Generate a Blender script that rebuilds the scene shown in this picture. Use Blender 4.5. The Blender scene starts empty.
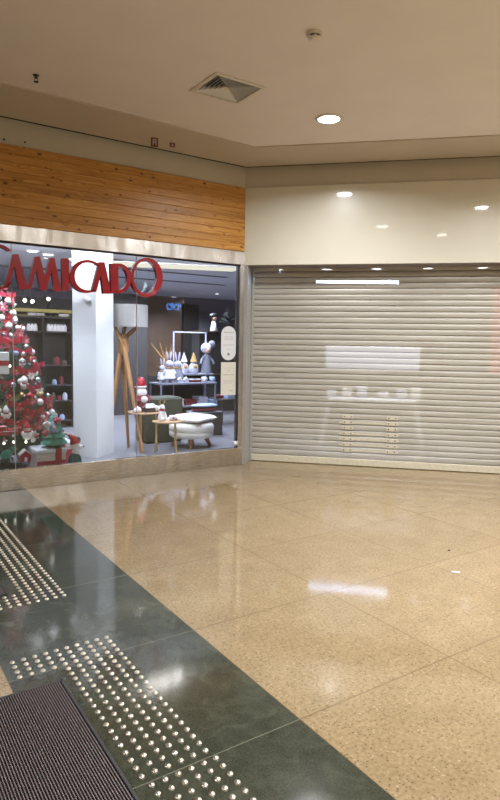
import bpy, math, random
import numpy as np
from mathutils import Vector, Matrix
random.seed(7)
SC = bpy.context.scene
COL = SC.collection
PI = math.pi

# ------------------------------------------------------------------ camera
FPX = 607.02
CAM = Vector((0, -6.906, 1.65))
YAW, PITCH, ROLL = map(math.radians, (33.6948, -5.3067, 0.9068))
fw = Vector((math.sin(YAW)*math.cos(PITCH), math.cos(YAW)*math.cos(PITCH), math.sin(PITCH)))
r0 = fw.cross(Vector((0, 0, 1))).normalized()
u0 = r0.cross(fw)
RT = r0*math.cos(ROLL) + u0*math.sin(ROLL)
UP = u0*math.cos(ROLL) - r0*math.sin(ROLL)
cd = bpy.data.cameras.new('camera')
cam = bpy.data.objects.new('camera', cd)
COL.objects.link(cam)
m = Matrix((RT, UP, -fw)).transposed().to_4x4()
m.translation = CAM
cam.matrix_world = m
cd.sensor_fit = 'VERTICAL'
cd.sensor_height = 36.0
cd.lens = FPX/800*36
cd.clip_start = .05
cd.clip_end = 100
SC.camera = cam

def ray(x, y):
    return (RT*(x-250) + UP*(400-y) + fw*FPX).normalized()
def onz(x, y, z):
    d = ray(x, y)
    return CAM + d*((z-CAM.z)/d.z)
def at(x, y, Y):
    d = ray(x, y)
    return CAM + d*((Y-CAM.y)/d.y)

# right wall frame: u along the wall, n towards the hall
XC = 4.48
PHI = math.radians(-45.38)
RD = Vector((math.cos(PHI), math.sin(PHI), 0))
RN = Vector((math.sin(PHI), -math.cos(PHI), 0))
def W(u, n, z):
    return Vector((XC, 0, z)) + RD*u + RN*n

# ------------------------------------------------------------------ materials
MATS = {}
def newmat(name):
    mt = bpy.data.materials.new(name)
    mt.use_nodes = True
    nt = mt.node_tree
    nt.nodes.clear()
    out = nt.nodes.new('ShaderNodeOutputMaterial')
    return mt, nt, out
def N(nt, t, **kw):
    n = nt.nodes.new(t)
    for k, v in kw.items():
        if k in n.inputs.keys():
            n.inputs[k].default_value = v
        else:
            setattr(n, k, v)
    return n
def srgb(*c):
    return tuple(((v/255/12.92) if v/255 <= .04045 else ((v/255+.055)/1.055)**2.4) for v in c) + (1,)
def ramp(nt, fac, stops):
    r = nt.nodes.new('ShaderNodeValToRGB')
    e = r.color_ramp.elements
    while len(e) < len(stops):
        e.new(.5)
    for i, (p, c) in enumerate(stops):
        e[i].position = p
        e[i].color = c
    nt.links.new(fac, r.inputs['Fac'])
    return r.outputs['Color']
def math_(nt, op, a, b=None, c=None):
    n = nt.nodes.new('ShaderNodeMath')
    n.operation = op
    for i, v in enumerate((a, b, c)):
        if v is None:
            continue
        if isinstance(v, (int, float)):
            n.inputs[i].default_value = v
        else:
            nt.links.new(v, n.inputs[i])
    return n.outputs[0]
def mixc(nt, fac, a, b, mode='MIX'):
    n = nt.nodes.new('ShaderNodeMix')
    n.data_type = 'RGBA'
    n.blend_type = mode
    for key, v in ((0, fac), (6, a), (7, b)):
        if isinstance(v, (int, float)):
            n.inputs[key].default_value = v
        elif isinstance(v, tuple):
            n.inputs[key].default_value = v
        else:
            nt.links.new(v, n.inputs[key])
    return n.outputs[2]
def plain(name, col, rough=.5, metal=0, var=.08, scale=30, bump=0, spec=.5, coat=0, sheen=0):
    """plain surface with a faint procedural unevenness"""
    if name in MATS:
        return MATS[name]
    mt, nt, out = newmat(name)
    b = N(nt, 'ShaderNodeBsdfPrincipled', Roughness=rough, Metallic=metal)
    b.inputs['Specular IOR Level'].default_value = spec
    b.inputs['Coat Weight'].default_value = coat
    b.inputs['Coat Roughness'].default_value = .04
    if sheen:
        b.inputs['Sheen Weight'].default_value = sheen
    tc = nt.nodes.new('ShaderNodeTexCoord')
    no = N(nt, 'ShaderNodeTexNoise', Scale=scale, Detail=3)
    nt.links.new(tc.outputs['Object'], no.inputs['Vector'])
    c0 = tuple(max(0, v*(1-var)) for v in col[:3]) + (1,)
    c1 = tuple(min(1, v*(1+var)) for v in col[:3]) + (1,)
    nt.links.new(ramp(nt, no.outputs['Fac'], [(.3, c0), (.7, c1)]), b.inputs['Base Color'])
    if bump:
        bp = N(nt, 'ShaderNodeBump', Strength=bump, Distance=.01)
        nt.links.new(no.outputs['Fac'], bp.inputs['Height'])
        nt.links.new(bp.outputs[0], b.inputs['Normal'])
    nt.links.new(b.outputs[0], out.inputs[0])
    MATS[name] = mt
    return mt
def emit(name, col, s):
    if name in MATS:
        return MATS[name]
    mt, nt, out = newmat(name)
    e = N(nt, 'ShaderNodeEmission', Color=col, Strength=s)
    nt.links.new(e.outputs[0], out.inputs[0])
    MATS[name] = mt
    return mt
def glass_mat():
    mt, nt, out = newmat('window_glass')
    fr = N(nt, 'ShaderNodeFresnel', IOR=1.5)
    tr = N(nt, 'ShaderNodeBsdfTransparent', Color=(.95, .97, .97, 1))
    gl = N(nt, 'ShaderNodeBsdfGlossy', Roughness=0.0)
    mx = nt.nodes.new('ShaderNodeMixShader')
    nt.links.new(fr.outputs[0], mx.inputs[0])
    nt.links.new(tr.outputs[0], mx.inputs[1])
    nt.links.new(gl.outputs[0], mx.inputs[2])
    nt.links.new(mx.outputs[0], out.inputs[0])
    return mt
def joint_mask(nt, pos, x0, px, y0, py, w):
    """1 on the joints of a rectangular grid of slabs in world x, y"""
    sx = nt.nodes.new('ShaderNodeSeparateXYZ')
    nt.links.new(pos, sx.inputs[0])
    res = []
    for o, a, p in ((sx.outputs[0], x0, px), (sx.outputs[1], y0, py)):
        if p is None:
            continue
        f = math_(nt, 'FRACT', math_(nt, 'DIVIDE', math_(nt, 'SUBTRACT', o, a), p))
        d = math_(nt, 'ABSOLUTE', math_(nt, 'SUBTRACT', f, .5))
        res.append(math_(nt, 'GREATER_THAN', d, .5 - w/p/2))
    return res[0] if len(res) == 1 else math_(nt, 'MAXIMUM', res[0], res[1])
def cell_random(nt, pos, x0, px, y0, py):
    sx = nt.nodes.new('ShaderNodeSeparateXYZ')
    nt.links.new(pos, sx.inputs[0])
    fx = math_(nt, 'FLOOR', math_(nt, 'DIVIDE', math_(nt, 'SUBTRACT', sx.outputs[0], x0), px))
    fy = math_(nt, 'FLOOR', math_(nt, 'DIVIDE', math_(nt, 'SUBTRACT', sx.outputs[1], y0), py))
    cx = nt.nodes.new('ShaderNodeCombineXYZ')
    nt.links.new(fx, cx.inputs[0]); nt.links.new(fy, cx.inputs[1])
    wn = nt.nodes.new('ShaderNodeTexWhiteNoise')
    nt.links.new(cx.outputs[0], wn.inputs['Vector'])
    return wn.outputs['Value']
def beige_granite():
    mt, nt, out = newmat('beige_granite')
    b = N(nt, 'ShaderNodeBsdfPrincipled')
    geo = nt.nodes.new('ShaderNodeNewGeometry')
    pos = geo.outputs['Position']
    def noise(scale, det=2, rgh=.5):
        n = N(nt, 'ShaderNodeTexNoise', Scale=scale, Detail=det, Roughness=rgh)
        nt.links.new(pos, n.inputs['Vector'])
        return n.outputs['Fac']
    base = ramp(nt, noise(55, 4, .65), [(.34, srgb(133, 114, 86)), (.50, srgb(146, 127, 97)), (.68, srgb(158, 139, 109))])
    cloud = ramp(nt, noise(5, 3), [(.3, (.90, .89, .87, 1)), (.7, (1.04, 1.04, 1.04, 1))])
    base = mixc(nt, 1, base, cloud, 'MULTIPLY')
    # dark grains
    v = N(nt, 'ShaderNodeTexVoronoi', Scale=58)
    nt.links.new(pos, v.inputs['Vector'])
    sp = math_(nt, 'MULTIPLY', math_(nt, 'LESS_THAN', v.outputs['Distance'], .27), math_(nt, 'GREATER_THAN', noise(38, 2), .44))
    base = mixc(nt, math_(nt, 'MULTIPLY', sp, .62), base, srgb(84, 68, 48))
    # pale grains
    v2 = N(nt, 'ShaderNodeTexVoronoi', Scale=52)
    nt.links.new(pos, v2.inputs['Vector'])
    sp2 = math_(nt, 'MULTIPLY', math_(nt, 'LESS_THAN', v2.outputs['Distance'], .24), math_(nt, 'GREATER_THAN', noise(17, 2), .56))
    base = mixc(nt, math_(nt, 'MULTIPLY', sp2, .35), base, srgb(198, 182, 156))
    cr = cell_random(nt, pos, 1.612, 1.015, 0, .985)
    tone = ramp(nt, cr, [(0, (.94, .935, .92, 1)), (1, (1.03, 1.03, 1.03, 1))])
    base = mixc(nt, 1, base, tone, 'MULTIPLY')
    jm = joint_mask(nt, pos, 1.612, 1.015, 0, .985, .006)
    base = mixc(nt, math_(nt, 'MULTIPLY', jm, .75), base, srgb(96, 76, 52))
    nt.links.new(base, b.inputs['Base Color'])
    rr = N(nt, 'ShaderNodeMapRange')
    nt.links.new(noise(3, 3), rr.inputs[0])
    rr.inputs[3].default_value = .055; rr.inputs[4].default_value = .10
    nt.links.new(rr.outputs[0], b.inputs['Roughness'])
    b.inputs['Specular IOR Level'].default_value = .5
    bp = N(nt, 'ShaderNodeBump', Strength=.06, Distance=.004)
    nt.links.new(noise(6, 2), bp.inputs['Height'])
    nt.links.new(bp.outputs[0], b.inputs['Normal'])
    nt.links.new(b.outputs[0], out.inputs[0])
    return mt
def green_granite():
    mt, nt, out = newmat('dark_green_granite')
    b = N(nt, 'ShaderNodeBsdfPrincipled')
    geo = nt.nodes.new('ShaderNodeNewGeometry')
    pos = geo.outputs['Position']
    def noise(scale, det=3, dist=0.):
        n = N(nt, 'ShaderNodeTexNoise', Scale=scale, Detail=det, Distortion=dist)
        nt.links.new(pos, n.inputs['Vector'])
        return n.outputs['Fac']
    base = ramp(nt, noise(9, 6, 1.2), [(.3, srgb(44, 47, 40)), (.52, srgb(56, 59, 50)), (.72, srgb(72, 76, 64))])
    base = mixc(nt, .35, base, ramp(nt, noise(120, 2), [(.35, srgb(36, 40, 32)), (.7, srgb(84, 86, 70))]))
    jm = joint_mask(nt, pos, 0, None, 0, .985, .005)
    base = mixc(nt, math_(nt, 'MULTIPLY', jm, .45), base, srgb(140, 138, 122))
    nt.links.new(base, b.inputs['Base Color'])
    rr = N(nt, 'ShaderNodeMapRange')
    nt.links.new(noise(5, 3), rr.inputs[0])
    rr.inputs[3].default_value = .06; rr.inputs[4].default_value = .12
    nt.links.new(rr.outputs[0], b.inputs['Roughness'])
    nt.links.new(b.outputs[0], out.inputs[0])
    return mt
def steel_mat(name, col, rough, bump, scale):
    mt, nt, out = newmat(name)
    b = N(nt, 'ShaderNodeBsdfPrincipled', Metallic=1.0, Roughness=rough)
    b.inputs['Base Color'].default_value = col
    geo = nt.nodes.new('ShaderNodeNewGeometry')
    mp = N(nt, 'ShaderNodeMapping')
    mp.inputs['Scale'].default_value = (1, 1, .35)
    nt.links.new(geo.outputs['Position'], mp.inputs['Vector'])
    no = N(nt, 'ShaderNodeTexNoise', Scale=scale, Detail=1)
    nt.links.new(mp.outputs[0], no.inputs['Vector'])
    bp = N(nt, 'ShaderNodeBump', Strength=bump, Distance=.05)
    nt.links.new(no.outputs['Fac'], bp.inputs['Height'])
    nt.links.new(bp.outputs[0], b.inputs['Normal'])
    # brushed grain in the roughness
    mp2 = N(nt, 'ShaderNodeMapping')
    mp2.inputs['Scale'].default_value = (3, 3, 300)
    nt.links.new(geo.outputs['Position'], mp2.inputs['Vector'])
    n2 = N(nt, 'ShaderNodeTexNoise', Scale=3, Detail=2)
    nt.links.new(mp2.outputs[0], n2.inputs['Vector'])
    rr = N(nt, 'ShaderNodeMapRange')
    nt.links.new(n2.outputs['Fac'], rr.inputs[0])
    rr.inputs[3].default_value = rough*.8; rr.inputs[4].default_value = rough*1.25
    nt.links.new(rr.outputs[0], b.inputs['Roughness'])
    nt.links.new(b.outputs[0], out.inputs[0])
    return mt
def pine_mat():
    mt, nt, out = newmat('knotty_pine')
    b = N(nt, 'ShaderNodeBsdfPrincipled', Roughness=.42)
    geo = nt.nodes.new('ShaderNodeNewGeometry')
    sx = nt.nodes.new('ShaderNodeSeparateXYZ')
    nt.links.new(geo.outputs['Position'], sx.inputs[0])
    row = math_(nt, 'FLOOR', math_(nt, 'DIVIDE', math_(nt, 'SUBTRACT', sx.outputs[2], 2.865), .0912))
    wn = nt.nodes.new('ShaderNodeTexWhiteNoise'); wn.noise_dimensions = '1D'
    nt.links.new(row, wn.inputs['W'])
    xo = math_(nt, 'ADD', sx.outputs[0], math_(nt, 'MULTIPLY', wn.outputs['Value'], 37.0))
    cx = nt.nodes.new('ShaderNodeCombineXYZ')
    nt.links.new(xo, cx.inputs[0]); nt.links.new(sx.outputs[2], cx.inputs[2]); nt.links.new(row, cx.inputs[1])
    # knots
    mpk = N(nt, 'ShaderNodeMapping'); mpk.inputs['Scale'].default_value = (6, 1, 10.96)
    nt.links.new(cx.outputs[0], mpk.inputs['Vector'])
    vo = N(nt, 'ShaderNodeTexVoronoi', Scale=1.0)
    vo.voronoi_dimensions = '2D'
    sk = nt.nodes.new('ShaderNodeSeparateXYZ'); nt.links.new(mpk.outputs[0], sk.inputs[0])
    ck = nt.nodes.new('ShaderNodeCombineXYZ'); nt.links.new(sk.outputs[0], ck.inputs[0]); nt.links.new(sk.outputs[2], ck.inputs[1])
    nt.links.new(ck.outputs[0], vo.inputs['Vector'])
    # grain, bent round the knots
    bend = math_(nt, 'MULTIPLY', math_(nt, 'POWER', math_(nt, 'SUBTRACT', 1.0, math_(nt, 'MINIMUM', vo.outputs['Distance'], 1.0)), 4), .05)
    zz = math_(nt, 'ADD', sx.outputs[2], bend)
    c2 = nt.nodes.new('ShaderNodeCombineXYZ')
    nt.links.new(math_(nt, 'MULTIPLY', xo, 1.1), c2.inputs[0]); nt.links.new(math_(nt, 'MULTIPLY', zz, 34), c2.inputs[2]); nt.links.new(row, c2.inputs[1])
    no = N(nt, 'ShaderNodeTexNoise', Scale=1.6, Detail=4, Distortion=.4)
    nt.links.new(c2.outputs[0], no.inputs['Vector'])
    base = ramp(nt, no.outputs['Fac'], [(.30, srgb(164, 108, 44)), (.48, srgb(193, 138, 64)), (.70, srgb(209, 157, 84))])
    tone = ramp(nt, wn.outputs['Value'], [(0, (.84, .82, .78, 1)), (1, (1.06, 1.06, 1.05, 1))])
    base = mixc(nt, 1, base, tone, 'MULTIPLY')
    pick = math_(nt, 'GREATER_THAN', N_sep(nt, vo.outputs['Color']), .70)
    sz = nt.nodes.new('ShaderNodeSeparateColor'); nt.links.new(vo.outputs['Color'], sz.inputs[0])
    k = ramp(nt, math_(nt, 'DIVIDE', vo.outputs['Distance'], math_(nt, 'ADD', .55, math_(nt, 'MULTIPLY', sz.outputs[1], .9))), [(.05, (1, 1, 1, 1)), (.15, (0, 0, 0, 1))])
    kf = math_(nt, 'MULTIPLY', k, pick)
    base = mixc(nt, math_(nt, 'MULTIPLY', kf, .9), base, srgb(70, 32, 12))
    nt.links.new(base, b.inputs['Base Color'])
    nt.links.new(b.outputs[0], out.inputs[0])
    return mt
def N_sep(nt, colour):
    s = nt.nodes.new('ShaderNodeSeparateColor')
    nt.links.new(colour, s.inputs[0])
    return s.outputs[0]
def slat_mat():
    """fine perforated metal: most light reflected, some let through the holes"""
    mt, nt, out = newmat('perforated_slat')
    b = N(nt, 'ShaderNodeBsdfPrincipled', Roughness=.38, Metallic=.25)
    tc = nt.nodes.new('ShaderNodeTexCoord')
    mp = N(nt, 'ShaderNodeMapping'); mp.inputs['Scale'].default_value = (1.2, 1, 22)
    nt.links.new(tc.outputs['Object'], mp.inputs['Vector'])
    no = N(nt, 'ShaderNodeTexNoise', Scale=1.5, Detail=4)
    nt.links.new(mp.outputs[0], no.inputs['Vector'])
    nt.links.new(ramp(nt, no.outputs['Fac'], [(.3, srgb(184, 180, 168)), (.7, srgb(208, 204, 194))]), b.inputs['Base Color'])
    tr = N(nt, 'ShaderNodeBsdfTransparent')
    mx = nt.nodes.new('ShaderNodeMixShader')
    mx.inputs[0].default_value = .2
    nt.links.new(b.outputs[0], mx.inputs[1])
    nt.links.new(tr.outputs[0], mx.inputs[2])
    nt.links.new(mx.outputs[0], out.inputs[0])
    return mt

M = {}
M['beige'] = beige_granite()
M['green'] = green_granite()
M['steel'] = steel_mat('brushed_steel', srgb(228, 225, 220), .25, .34, 5)
M['jamb'] = plain('jamb_grey', srgb(172, 170, 168), .28, metal=.3)
M['pine'] = pine_mat()
M['slat'] = slat_mat()
M['glass'] = glass_mat()
M['ceiling'] = plain('ceiling_paint', srgb(238, 231, 229), .8, var=.02, scale=2)
M['soffit'] = plain('soffit_paint', srgb(200, 190, 176), .7, var=.03, scale=2)
M['band'] = plain('band_paint', srgb(200, 193, 176), .6, var=.03, scale=2)
M['dark'] = plain('shadow_gap', srgb(40, 36, 32), .9)
M['panel'] = plain('glossy_white_panel', srgb(214, 210, 194), .3, var=.01, scale=2, coat=1.0)
M['bar'] = plain('cream_bottom_bar', srgb(200, 193, 172), .4)
M['yellow'] = plain('cream_clip', srgb(196, 190, 172), .4)
M['rust'] = plain('clip_screw', srgb(92, 80, 62), .5, metal=.5)
M['purple'] = plain('grey_header', srgb(150, 144, 148), .5)
M['red'] = plain('sign_red', srgb(150, 8, 24), .25, var=.04, coat=.4)
M['dull_red'] = plain('plaque_red', srgb(120, 40, 30), .5)
M['white'] = plain('white_paint', srgb(226, 226, 226), .5, var=.02)
M['paper'] = plain('paper', srgb(203, 205, 210), .6, var=.02)
M['ink'] = plain('print_grey', srgb(170, 164, 158), .7)
M['inkdark'] = plain('print_dark', srgb(110, 108, 106), .7)
M['plastic'] = plain('white_plastic', srgb(224, 216, 204), .4)
M['black'] = plain('black', srgb(28, 27, 28), .5)
M['charcoal'] = plain('charcoal', srgb(52, 50, 52), .6)
M['dgrey'] = plain('dark_grey_wall', srgb(52, 49, 50), .7, var=.1, scale=3)
M['igrey'] = plain('store_grey_wall', srgb(92, 90, 100), .7)
M['brown'] = plain('brown_panel', srgb(78, 58, 44), .5, var=.2, scale=6)
M['ifloor'] = plain('store_floor', srgb(126, 124, 130), .3, var=.06, scale=6)
M['iceil'] = plain('store_ceiling', srgb(226, 226, 232), .8, var=.02)
M['stud'] = plain('stainless_stud', srgb(214, 206, 192), .3, metal=1, var=.04)
M['rib'] = plain('grating_rib', srgb(140, 128, 128), .45, metal=.6)
M['ribdark'] = plain('grating_tray', srgb(26, 23, 24), .7)
M['oak'] = plain('warm_wood', srgb(158, 116, 76), .5, var=.16, scale=14)
M['walnut'] = plain('leg_wood', srgb(150, 96, 58), .5, var=.16, scale=14)
M['brass'] = plain('brass', srgb(190, 160, 110), .3, metal=.9)
M['tabletop'] = plain('table_wood', srgb(184, 150, 112), .4, var=.12, scale=12)
M['shade'] = plain('linen_shade', srgb(138, 134, 130), .8, var=.04, scale=60)
M['boucle'] = plain('cream_boucle', srgb(222, 214, 202), .9, var=.06, scale=80, bump=.4, sheen=.4)
M['cushion'] = plain('cushion_cloth', srgb(226, 220, 212), .9, var=.04, scale=60, bump=.2)
M['olive'] = plain('olive_cloth', srgb(50, 52, 36), .8, var=.15, scale=20)
M['needle'] = plain('fir_green', srgb(36, 60, 38), .7, var=.35, scale=8)
M['bark'] = plain('bark', srgb(74, 54, 40), .9)
M['tealtree'] = plain('teal_felt', srgb(78, 146, 128), .8, var=.2, scale=20)
M['bowred'] = plain('red_satin', srgb(150, 12, 36), .4, var=.15, scale=20)
M['pink'] = plain('rose_pink', srgb(176, 82, 100), .6, var=.15, scale=20)
M['dpink'] = plain('deep_pink', srgb(150, 24, 52), .5, var=.15, scale=20)
M['plush'] = plain('white_plush', srgb(228, 222, 220), .9, var=.06, scale=60)
M['silver'] = plain('silver', srgb(206, 206, 212), .2, metal=.9)
M['gold'] = plain('gold_trim', srgb(200, 164, 90), .35, metal=.6)
M['skin'] = plain('doll_skin', srgb(224, 180, 156), .6)
M['grey'] = plain('grey_cloth', srgb(130, 132, 146), .8)
M['bluegrey'] = plain('pale_blue_cloth', srgb(150, 166, 196), .8)
M['maroon'] = plain('maroon_cloth', srgb(110, 34, 44), .8)
M['lilac'] = plain('lilac_white', srgb(196, 194, 212), .7)
M['fgold'] = plain('figure_gold', srgb(176, 140, 80), .5)
M['plaid'] = plain('plaid_green', srgb(100, 110, 60), .6, var=.5, scale=60)
M['brownfur'] = plain('brown_fur', srgb(150, 110, 80), .9)
M['hallwall'] = plain('hall_wall', srgb(214, 206, 194), .7, var=.04, scale=2)

# ------------------------------------------------------------------ mesh helper
class MB:
    def __init__(s):
        s.v = []; s.f = []; s.sm = []; s.mi = []; s.cur = 0
    def add(s, vs, fs, smooth=False):
        b = len(s.v)
        s.v += [tuple(p) for p in vs]
        for f in fs:
            s.f.append(tuple(i+b for i in f)); s.sm.append(smooth); s.mi.append(s.cur)
        return s
    def box(s, a, b, bev=0):
        (x0, y0, z0), (x1, y1, z1) = a, b
        if x0 > x1: x0, x1 = x1, x0
        if y0 > y1: y0, y1 = y1, y0
        if z0 > z1: z0, z1 = z1, z0
        return s.obox(Vector(((x0+x1)/2, (y0+y1)/2, (z0+z1)/2)), Vector((1, 0, 0)), Vector((0, 1, 0)), Vector((0, 0, 1)), (x1-x0)/2, (y1-y0)/2, (z1-z0)/2, bev)
    def obox(s, c, ax, ay, az, hx, hy, hz, bev=0):
        if bev <= 0:
            vs = [c+ax*(hx*i)+ay*(hy*j)+az*(hz*k) for i in (-1, 1) for j in (-1, 1) for k in (-1, 1)]
            return s.add(vs, [(0, 1, 3, 2), (4, 6, 7, 5), (0, 4, 5, 1), (2, 3, 7, 6), (0, 2, 6, 4), (1, 5, 7, 3)])
        bev = min(bev, hx*.95, hy*.95, hz*.95)
        # chamfered box: 24 vertices
        vs = []; idx = {}
        for i in (-1, 1):
            for j in (-1, 1):
                for k in (-1, 1):
                    for t in range(3):
                        q = [hx*i, hy*j, hz*k]
                        for w, sg in enumerate((i, j, k)):
                            if w != t:
                                q[w] -= sg*bev
                        idx[(i, j, k, t)] = len(vs)
                        vs.append(c+ax*q[0]+ay*q[1]+az*q[2])
        fs = []
        for t in range(3):
            o = [w for w in range(3) if w != t]
            for sg in (-1, 1):
                loop = []
                for (p, q) in ((-1, -1), (1, -1), (1, 1), (-1, 1)):
                    key = [0, 0, 0]; key[t] = sg; key[o[0]] = p; key[o[1]] = q
                    loop.append(idx[(key[0], key[1], key[2], t)])
                fs.append(tuple(loop))
        for t in range(3):      # edge along axis t
            o = [w for w in range(3) if w != t]
            for p in (-1, 1):
                for q in (-1, 1):
                    k0 = [0, 0, 0]; k0[o[0]] = p; k0[o[1]] = q
                    a = list(k0); a[t] = -1
                    b = list(k0); b[t] = 1
                    fs.append((idx[(*a, o[0])], idx[(*b, o[0])], idx[(*b, o[1])], idx[(*a, o[1])]))
        for i in (-1, 1):
            for j in (-1, 1):
                for k in (-1, 1):
                    fs.append((idx[(i, j, k, 0)], idx[(i, j, k, 1)], idx[(i, j, k, 2)]))
        return s.add(vs, fs)
    def lathe(s, c, prof, n=24, axis=(0, 0, 1), smooth=True, sx=1, sy=1):
        """prof: list of (radius, height)"""
        az = Vector(axis).normalized()
        ax = az.orthogonal().normalized() if abs(az.z) < .999 else Vector((1, 0, 0))
        ay = az.cross(ax)
        c = Vector(c)
        vs = []; fs = []
        for (r, h) in prof:
            for i in range(n):
                a = 2*PI*i/n
                vs.append(c + ax*(r*sx*math.cos(a)) + ay*(r*sy*math.sin(a)) + az*h)
        for j in range(len(prof)-1):
            for i in range(n):
                k = (i+1) % n
                fs.append((j*n+i, j*n+k, (j+1)*n+k, (j+1)*n+i))
        s.add(vs, fs, smooth)
        if prof[0][0] > 1e-5:
            s.add(vs[:n], [tuple(reversed(range(n)))])
        if prof[-1][0] > 1e-5:
            s.add(vs[-n:], [tuple(range(n))])
        return s
    def ell(s, c, rx, ry, rz, n=16, m=10, rot=None):
        c = Vector(c); vs = []; fs = []
        for j in range(m+1):
            t = PI*j/m
            for i in range(n):
                a = 2*PI*i/n
                p = Vector((rx*math.sin(t)*math.cos(a), ry*math.sin(t)*math.sin(a), -rz*math.cos(t)))
                if rot is not None: p = rot @ p
                vs.append(c+p)
        for j in range(m):
            for i in range(n):
                k = (i+1) % n
                fs.append((j*n+i, j*n+k, (j+1)*n+k, (j+1)*n+i))
        return s.add(vs, fs, True)
    def tube(s, pts, rad, n=10, cap=True, smooth=True, flat=1.0):
        pts = [Vector(p) for p in pts]
        if not isinstance(rad, (list, tuple)): rad = [rad]*len(pts)
        vs = []; fs = []
        prev = None
        for i, p in enumerate(pts):
            t = (pts[min(i+1, len(pts)-1)]-pts[max(i-1, 0)]).normalized()
            if prev is None:
                ax = t.orthogonal().normalized()
            else:
                ax = (prev - t*prev.dot(t))
                ax = ax.normalized() if ax.length > 1e-6 else t.orthogonal().normalized()
            prev = ax
            ay = t.cross(ax)
            for k in range(n):
                a = 2*PI*k/n
                vs.append(p + ax*(rad[i]*math.cos(a)) + ay*(rad[i]*flat*math.sin(a)))
        for j in range(len(pts)-1):
            for i in range(n):
                k = (i+1) % n
                fs.append((j*n+i, j*n+k, (j+1)*n+k, (j+1)*n+i))
        s.add(vs, fs, smooth)
        if cap:
            s.add(vs[:n], [tuple(reversed(range(n)))]); s.add(vs[-n:], [tuple(range(n))])
        return s
    def prism(s, loop, d, holes=None):
        """extrude a (possibly concave) loop of points by vector d; ngon caps"""
        n = len(loop); d = Vector(d)
        a = [Vector(p) for p in loop]; b = [p+d for p in a]
        s.add(a+b, [tuple(range(n)), tuple(reversed(range(n, 2*n)))] + [(i, i+n, (i+1) % n+n, (i+1) % n) for i in range(n)])
        return s
    def strip(s, outer, inner, d, closed=True):
        """extruded band between two equally long loops"""
        n = len(outer); d = Vector(d)
        o = [Vector(p) for p in outer]; q = [Vector(p) for p in inner]
        vs = o+q+[p+d for p in o]+[p+d for p in q]
        fs = []
        rng = range(n) if closed else range(n-1)
        for i in rng:
            k = (i+1) % n
            fs += [(i, k, n+k, n+i), (2*n+i, 3*n+i, 3*n+k, 2*n+k), (i, 2*n+i, 2*n+k, k), (n+i, n+k, 3*n+k, 3*n+i)]
        if not closed:
            fs += [(0, n, 3*n, 2*n), (n-1, 3*n-1, 4*n-1, 2*n-1)]
        return s.add(vs, fs)
    def build(s, name, mat, parent=None, origin=None):
        me = bpy.data.meshes.new(name)
        o = bpy.data.objects.new(name, me)
        if parent is not None:
            off = parent_loc(parent)
        else:
            off = Vector(origin) if origin is not None else Vector((0, 0, 0))
        me.from_pydata([tuple(Vector(p)-off) for p in s.v], [], s.f)
        mats = mat if isinstance(mat, list) else [mat]
        for mm in mats: me.materials.append(mm)
        me.polygons.foreach_set('use_smooth', s.sm)
        me.polygons.foreach_set('material_index', s.mi)
        me.update()
        import bmesh
        bm = bmesh.new(); bm.from_mesh(me)
        bmesh.ops.recalc_face_normals(bm, faces=bm.faces)
        bm.to_mesh(me); bm.free()
        COL.objects.link(o)
        if parent is not None:
            o.parent = parent
        else:
            o.location = off
        return o
def parent_loc(o):
    l = Vector(o.location)
    while o.parent is not None:
        o = o.parent
        l = l + Vector(o.location)
    return l
def tag(o, label, cat, group=None, kind=None):
    o['label'] = label; o['category'] = cat
    if group: o['group'] = group
    if kind: o['kind'] = kind
    return o
def thing(name, loc, label, cat, group=None):
    o = bpy.data.objects.new(name, None)
    o.empty_display_size = .1
    COL.objects.link(o)
    o.location = loc
    return tag(o, label, cat, group)
def struct(name, mb, mat):
    o = mb.build(name, mat)
    o['kind'] = 'structure'
    return o
def copy_tree(o, parent=None, loc=None, label=None, group=None, rotz=None, scale=None):
    c = o.copy(); COL.objects.link(c)
    if parent is not None: c.parent = parent
    if loc is not None: c.location = loc
    if label: c['label'] = label
    if group: c['group'] = group
    if rotz is not None: c.rotation_euler.z = rotz
    if scale is not None: c.scale = (scale,)*3
    for ch in list(o.children):
        copy_tree(ch, c)
    return c
class Ordinals:
    one = ['', 'first', 'second', 'third', 'fourth', 'fifth', 'sixth', 'seventh', 'eighth', 'ninth', 'tenth', 'eleventh', 'twelfth', 'thirteenth', 'fourteenth', 'fifteenth', 'sixteenth', 'seventeenth', 'eighteenth', 'nineteenth', 'twentieth']
    def __getitem__(s, i):
        if i <= 20: return s.one[i]
        return {2: 'twent', 3: 'thirt', 4: 'fort'}[i//10] + ('ieth' if i % 10 == 0 else 'y-' + s.one[i % 10])
ORD = Ordinals()

# ------------------------------------------------------------------ levels
Z_SOF, Z_CEIL = 3.94, 3.955
Z_WOOD0, Z_WOOD1 = 2.865, 3.686
Z_GLASS0, Z_GLASS1 = .234, 2.69
BX0, BX1 = .597, 1.612        # dark granite band
UE = 3.66                     # far end of shutter opening
REC = .30                     # recess of the shutter
XL = -2.2                     # left end of shopfront
back = W(9.5, 0, 0)

# ------------------------------------------------------------------ floor
b = MB(); b.box((BX1, -13, -.12), (16, 0, 0))
# floor under the recess and to the right wall
b2 = MB()
fl = [Vector((BX1, -13, 0)), Vector((14, -13, 0)), W(9.8, 0, 0), W(9.8, -REC-.05, 0), W(0, -REC-.05, 0), W(0, 0, 0), Vector((BX1, 0, 0))]
b2.prism(fl, (0, 0, -.12))
struct('floor', b2, M['beige'])
b = MB(); b.box((-7, -13, -.12), (BX0, 0, 0))
struct('floor', b, M['beige'])
b = MB(); b.box((BX0, -13, -.12), (BX1, 0, 0))
struct('floor', b, M['green'])

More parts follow.
